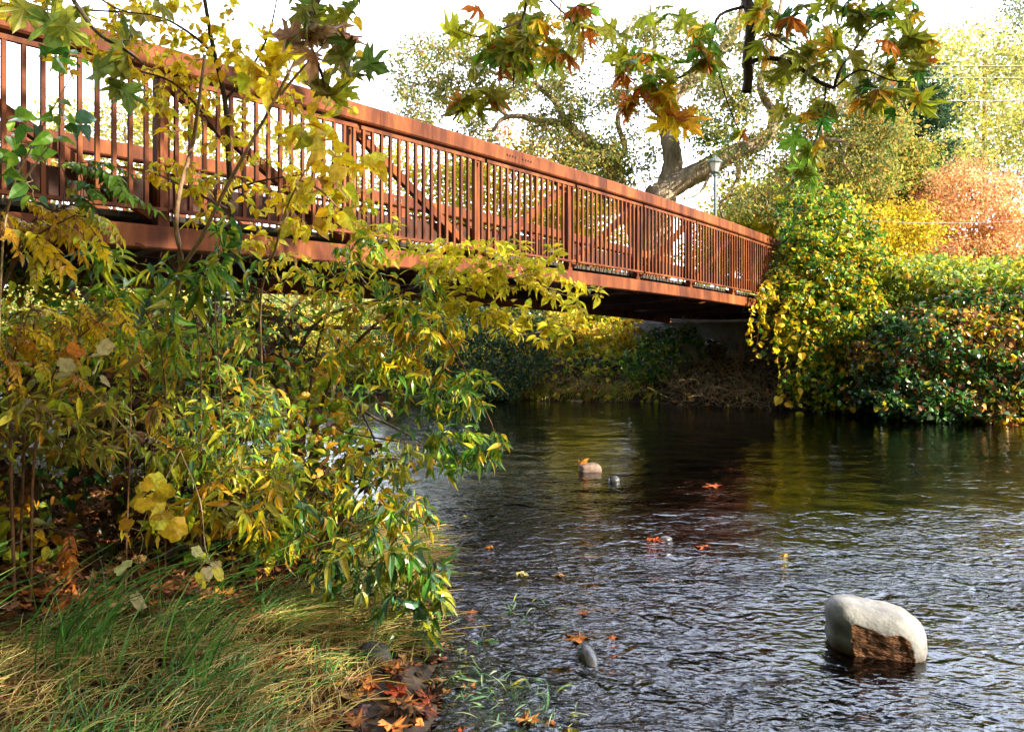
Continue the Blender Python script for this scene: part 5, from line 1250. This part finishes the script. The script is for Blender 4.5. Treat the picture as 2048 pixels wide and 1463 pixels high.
# the pale boulder, profile measured: broad rounded wedge, higher on the left
bp_ = wpt(1785, 1322)
bm = bmesh.new(); bmesh.ops.create_icosphere(bm, subdivisions=6, radius=1)
for v in bm.verts:
    c = v.co.copy()
    c = Vector([math.copysign(abs(q) ** .72, q) for q in c]); c /= (abs(c.x) ** 3.2 + abs(c.y) ** 3.2 + abs(c.z) ** 3.2) ** (1 / 3.2)
    x, y, z = c.x * .25, c.y * .175, c.z * .165
    t = x / .25; s_ = max(0.0, z / .165)
    z *= 1 - s_ * (.10 * t + .28 * max(0, t) ** 2.2 + .16 * math.exp(-((t + .05) / .5) ** 2)); x -= .028 * s_
    y *= 1 - .10 * t * t
    n_ = noise.noise(Vector((x * 6, y * 6, z * 6))) * .016 + noise.noise(Vector((x * 18, y * 18, z * 18 + 3))) * .004
    v.co = Vector((x, y, z)) * (1 + n_ / .2)
# broken planar face on the near side
pl_n = Vector((.02, -1, -.16)).normalized(); dm = max(v.co.dot(pl_n) for v in bm.verts) - .030
frac = set()
for v in bm.verts:
    d = v.co.dot(pl_n) - dm + .006 * noise.noise(v.co * 12)
    if d > 0:
        v.co -= pl_n * d; v.co += pl_n * (.006 * noise.noise(v.co * 30) + .003 * noise.noise(v.co * 80)); frac.add(v)
me = bpy.data.meshes.new('boulder'); 
for f_ in bm.faces:
    f_.smooth = True
    if sum(v in frac for v in f_.verts) >= 2: f_.material_index = 1
bm.to_mesh(me); bm.free()
bo = bpy.data.objects.new('boulder', me); COL.objects.link(bo); me.materials.append(M['granite']); me.materials.append(M['fracture'])
bo.location = (bp_[0], bp_[1] + .17, .095); bo.rotation_euler = (0, R(3), R(-20)); tag(bo, 'pale grey boulder with a broken rust-brown face standing in the river', 'boulder')
o_ = wpt(1182, 944); stone('stone', 'pinkish block-shaped stone in mid-river with an orange leaf against it', 'stone', (o_[0], o_[1] + .1, .02), (.135, .09, .075), 'stone_tan', 3, .1, 5, .12, .6)
o_ = wpt(1167, 941); lv = Leaves(); lv.add('dead', [(0, 0, 0)], [(.6, -.3, .7)], [(-.4, -.8, .5)], .15, np.array([(.62, .24, .04)])); q_ = lv.build('fallen_leaf', M['dead_leaf']); q_.location = (o_[0] - .06, o_[1] + .0, .06); tag(q_, 'orange leaf leaning on the mid-river stone', 'leaf')
o_ = wpt(1228, 962); stone('stone', 'small black stone breaking the water right of the pinkish stone', 'stone', (o_[0], o_[1], .01), (.065, .06, .055), 'stone_dark', 8, .2, 4, .12, .95)
o_ = wpt(1178, 1328); stone('stone', 'wet dark cone-shaped stone poking out below the floating orange leaf', 'stone', (o_[0], o_[1] + .05, .0), (.050, .12, .060), 'stone_dark', 12, .15, 4, .08, 1.0, tilt=(.35, 0))
o_ = wpt(748, 1320, .08); stone('stone', 'smooth olive-grey stone on the bank under the drooping shrub', 'stone', (o_[0], o_[1], gz(o_[0], o_[1]) + .04), (.085, .07, .06), 'stone_olive', 20, .3, 4, .06, 1.0, tilt=(0, .3))
o_ = wpt(1330, 1078); stone('stone', 'half-sunk dark pebble beside the drifting red leaf', 'stone', (o_[0], o_[1], .0), (.06, .05, .03), 'stone_dark', 31, .3, 3, .1, 1.0)
# sprigs of waterweed near the bank
for px, py, n_, lab in ((1025, 1215, 26, 'green waterweed sprig below the bright ripples'), (1000, 1385, 60, 'pale waterweed patch in the dark shallows'), (940, 1360, 26, 'small waterweed tuft close to the bank'), (1060, 1400, 40, 'waterweed patch right of the dark shallows'), (1110, 1455, 20, 'waterweed sprig at the bottom edge'), (925, 1285, 16, 'leafy green sprig floating beside the bank')):
    x, y, _z = wpt(px, py); t = Leaves(); m = n_
    pts = np.stack([x + .10 * rng.normal(size=m), y + .11 * rng.normal(size=m), .006 + 0 * rng.normal(size=m)], -1)
    t.add('weed' if px != 925 else 'lance', pts, rng.normal(size=(m, 3)) * [1, 1, .35] + [0, 0, .25], rng.normal(size=(m, 3)) * .4 + [0, 0, 1], (.10 if px != 925 else .07) * rng.uniform(.5, 1.3, m), pick([(3, (.12, .28, .12)), (2, (.30, .42, .22)), (1, YG)], m))
    tag(t.build('waterweed', M['grass']), lab, 'waterweed')
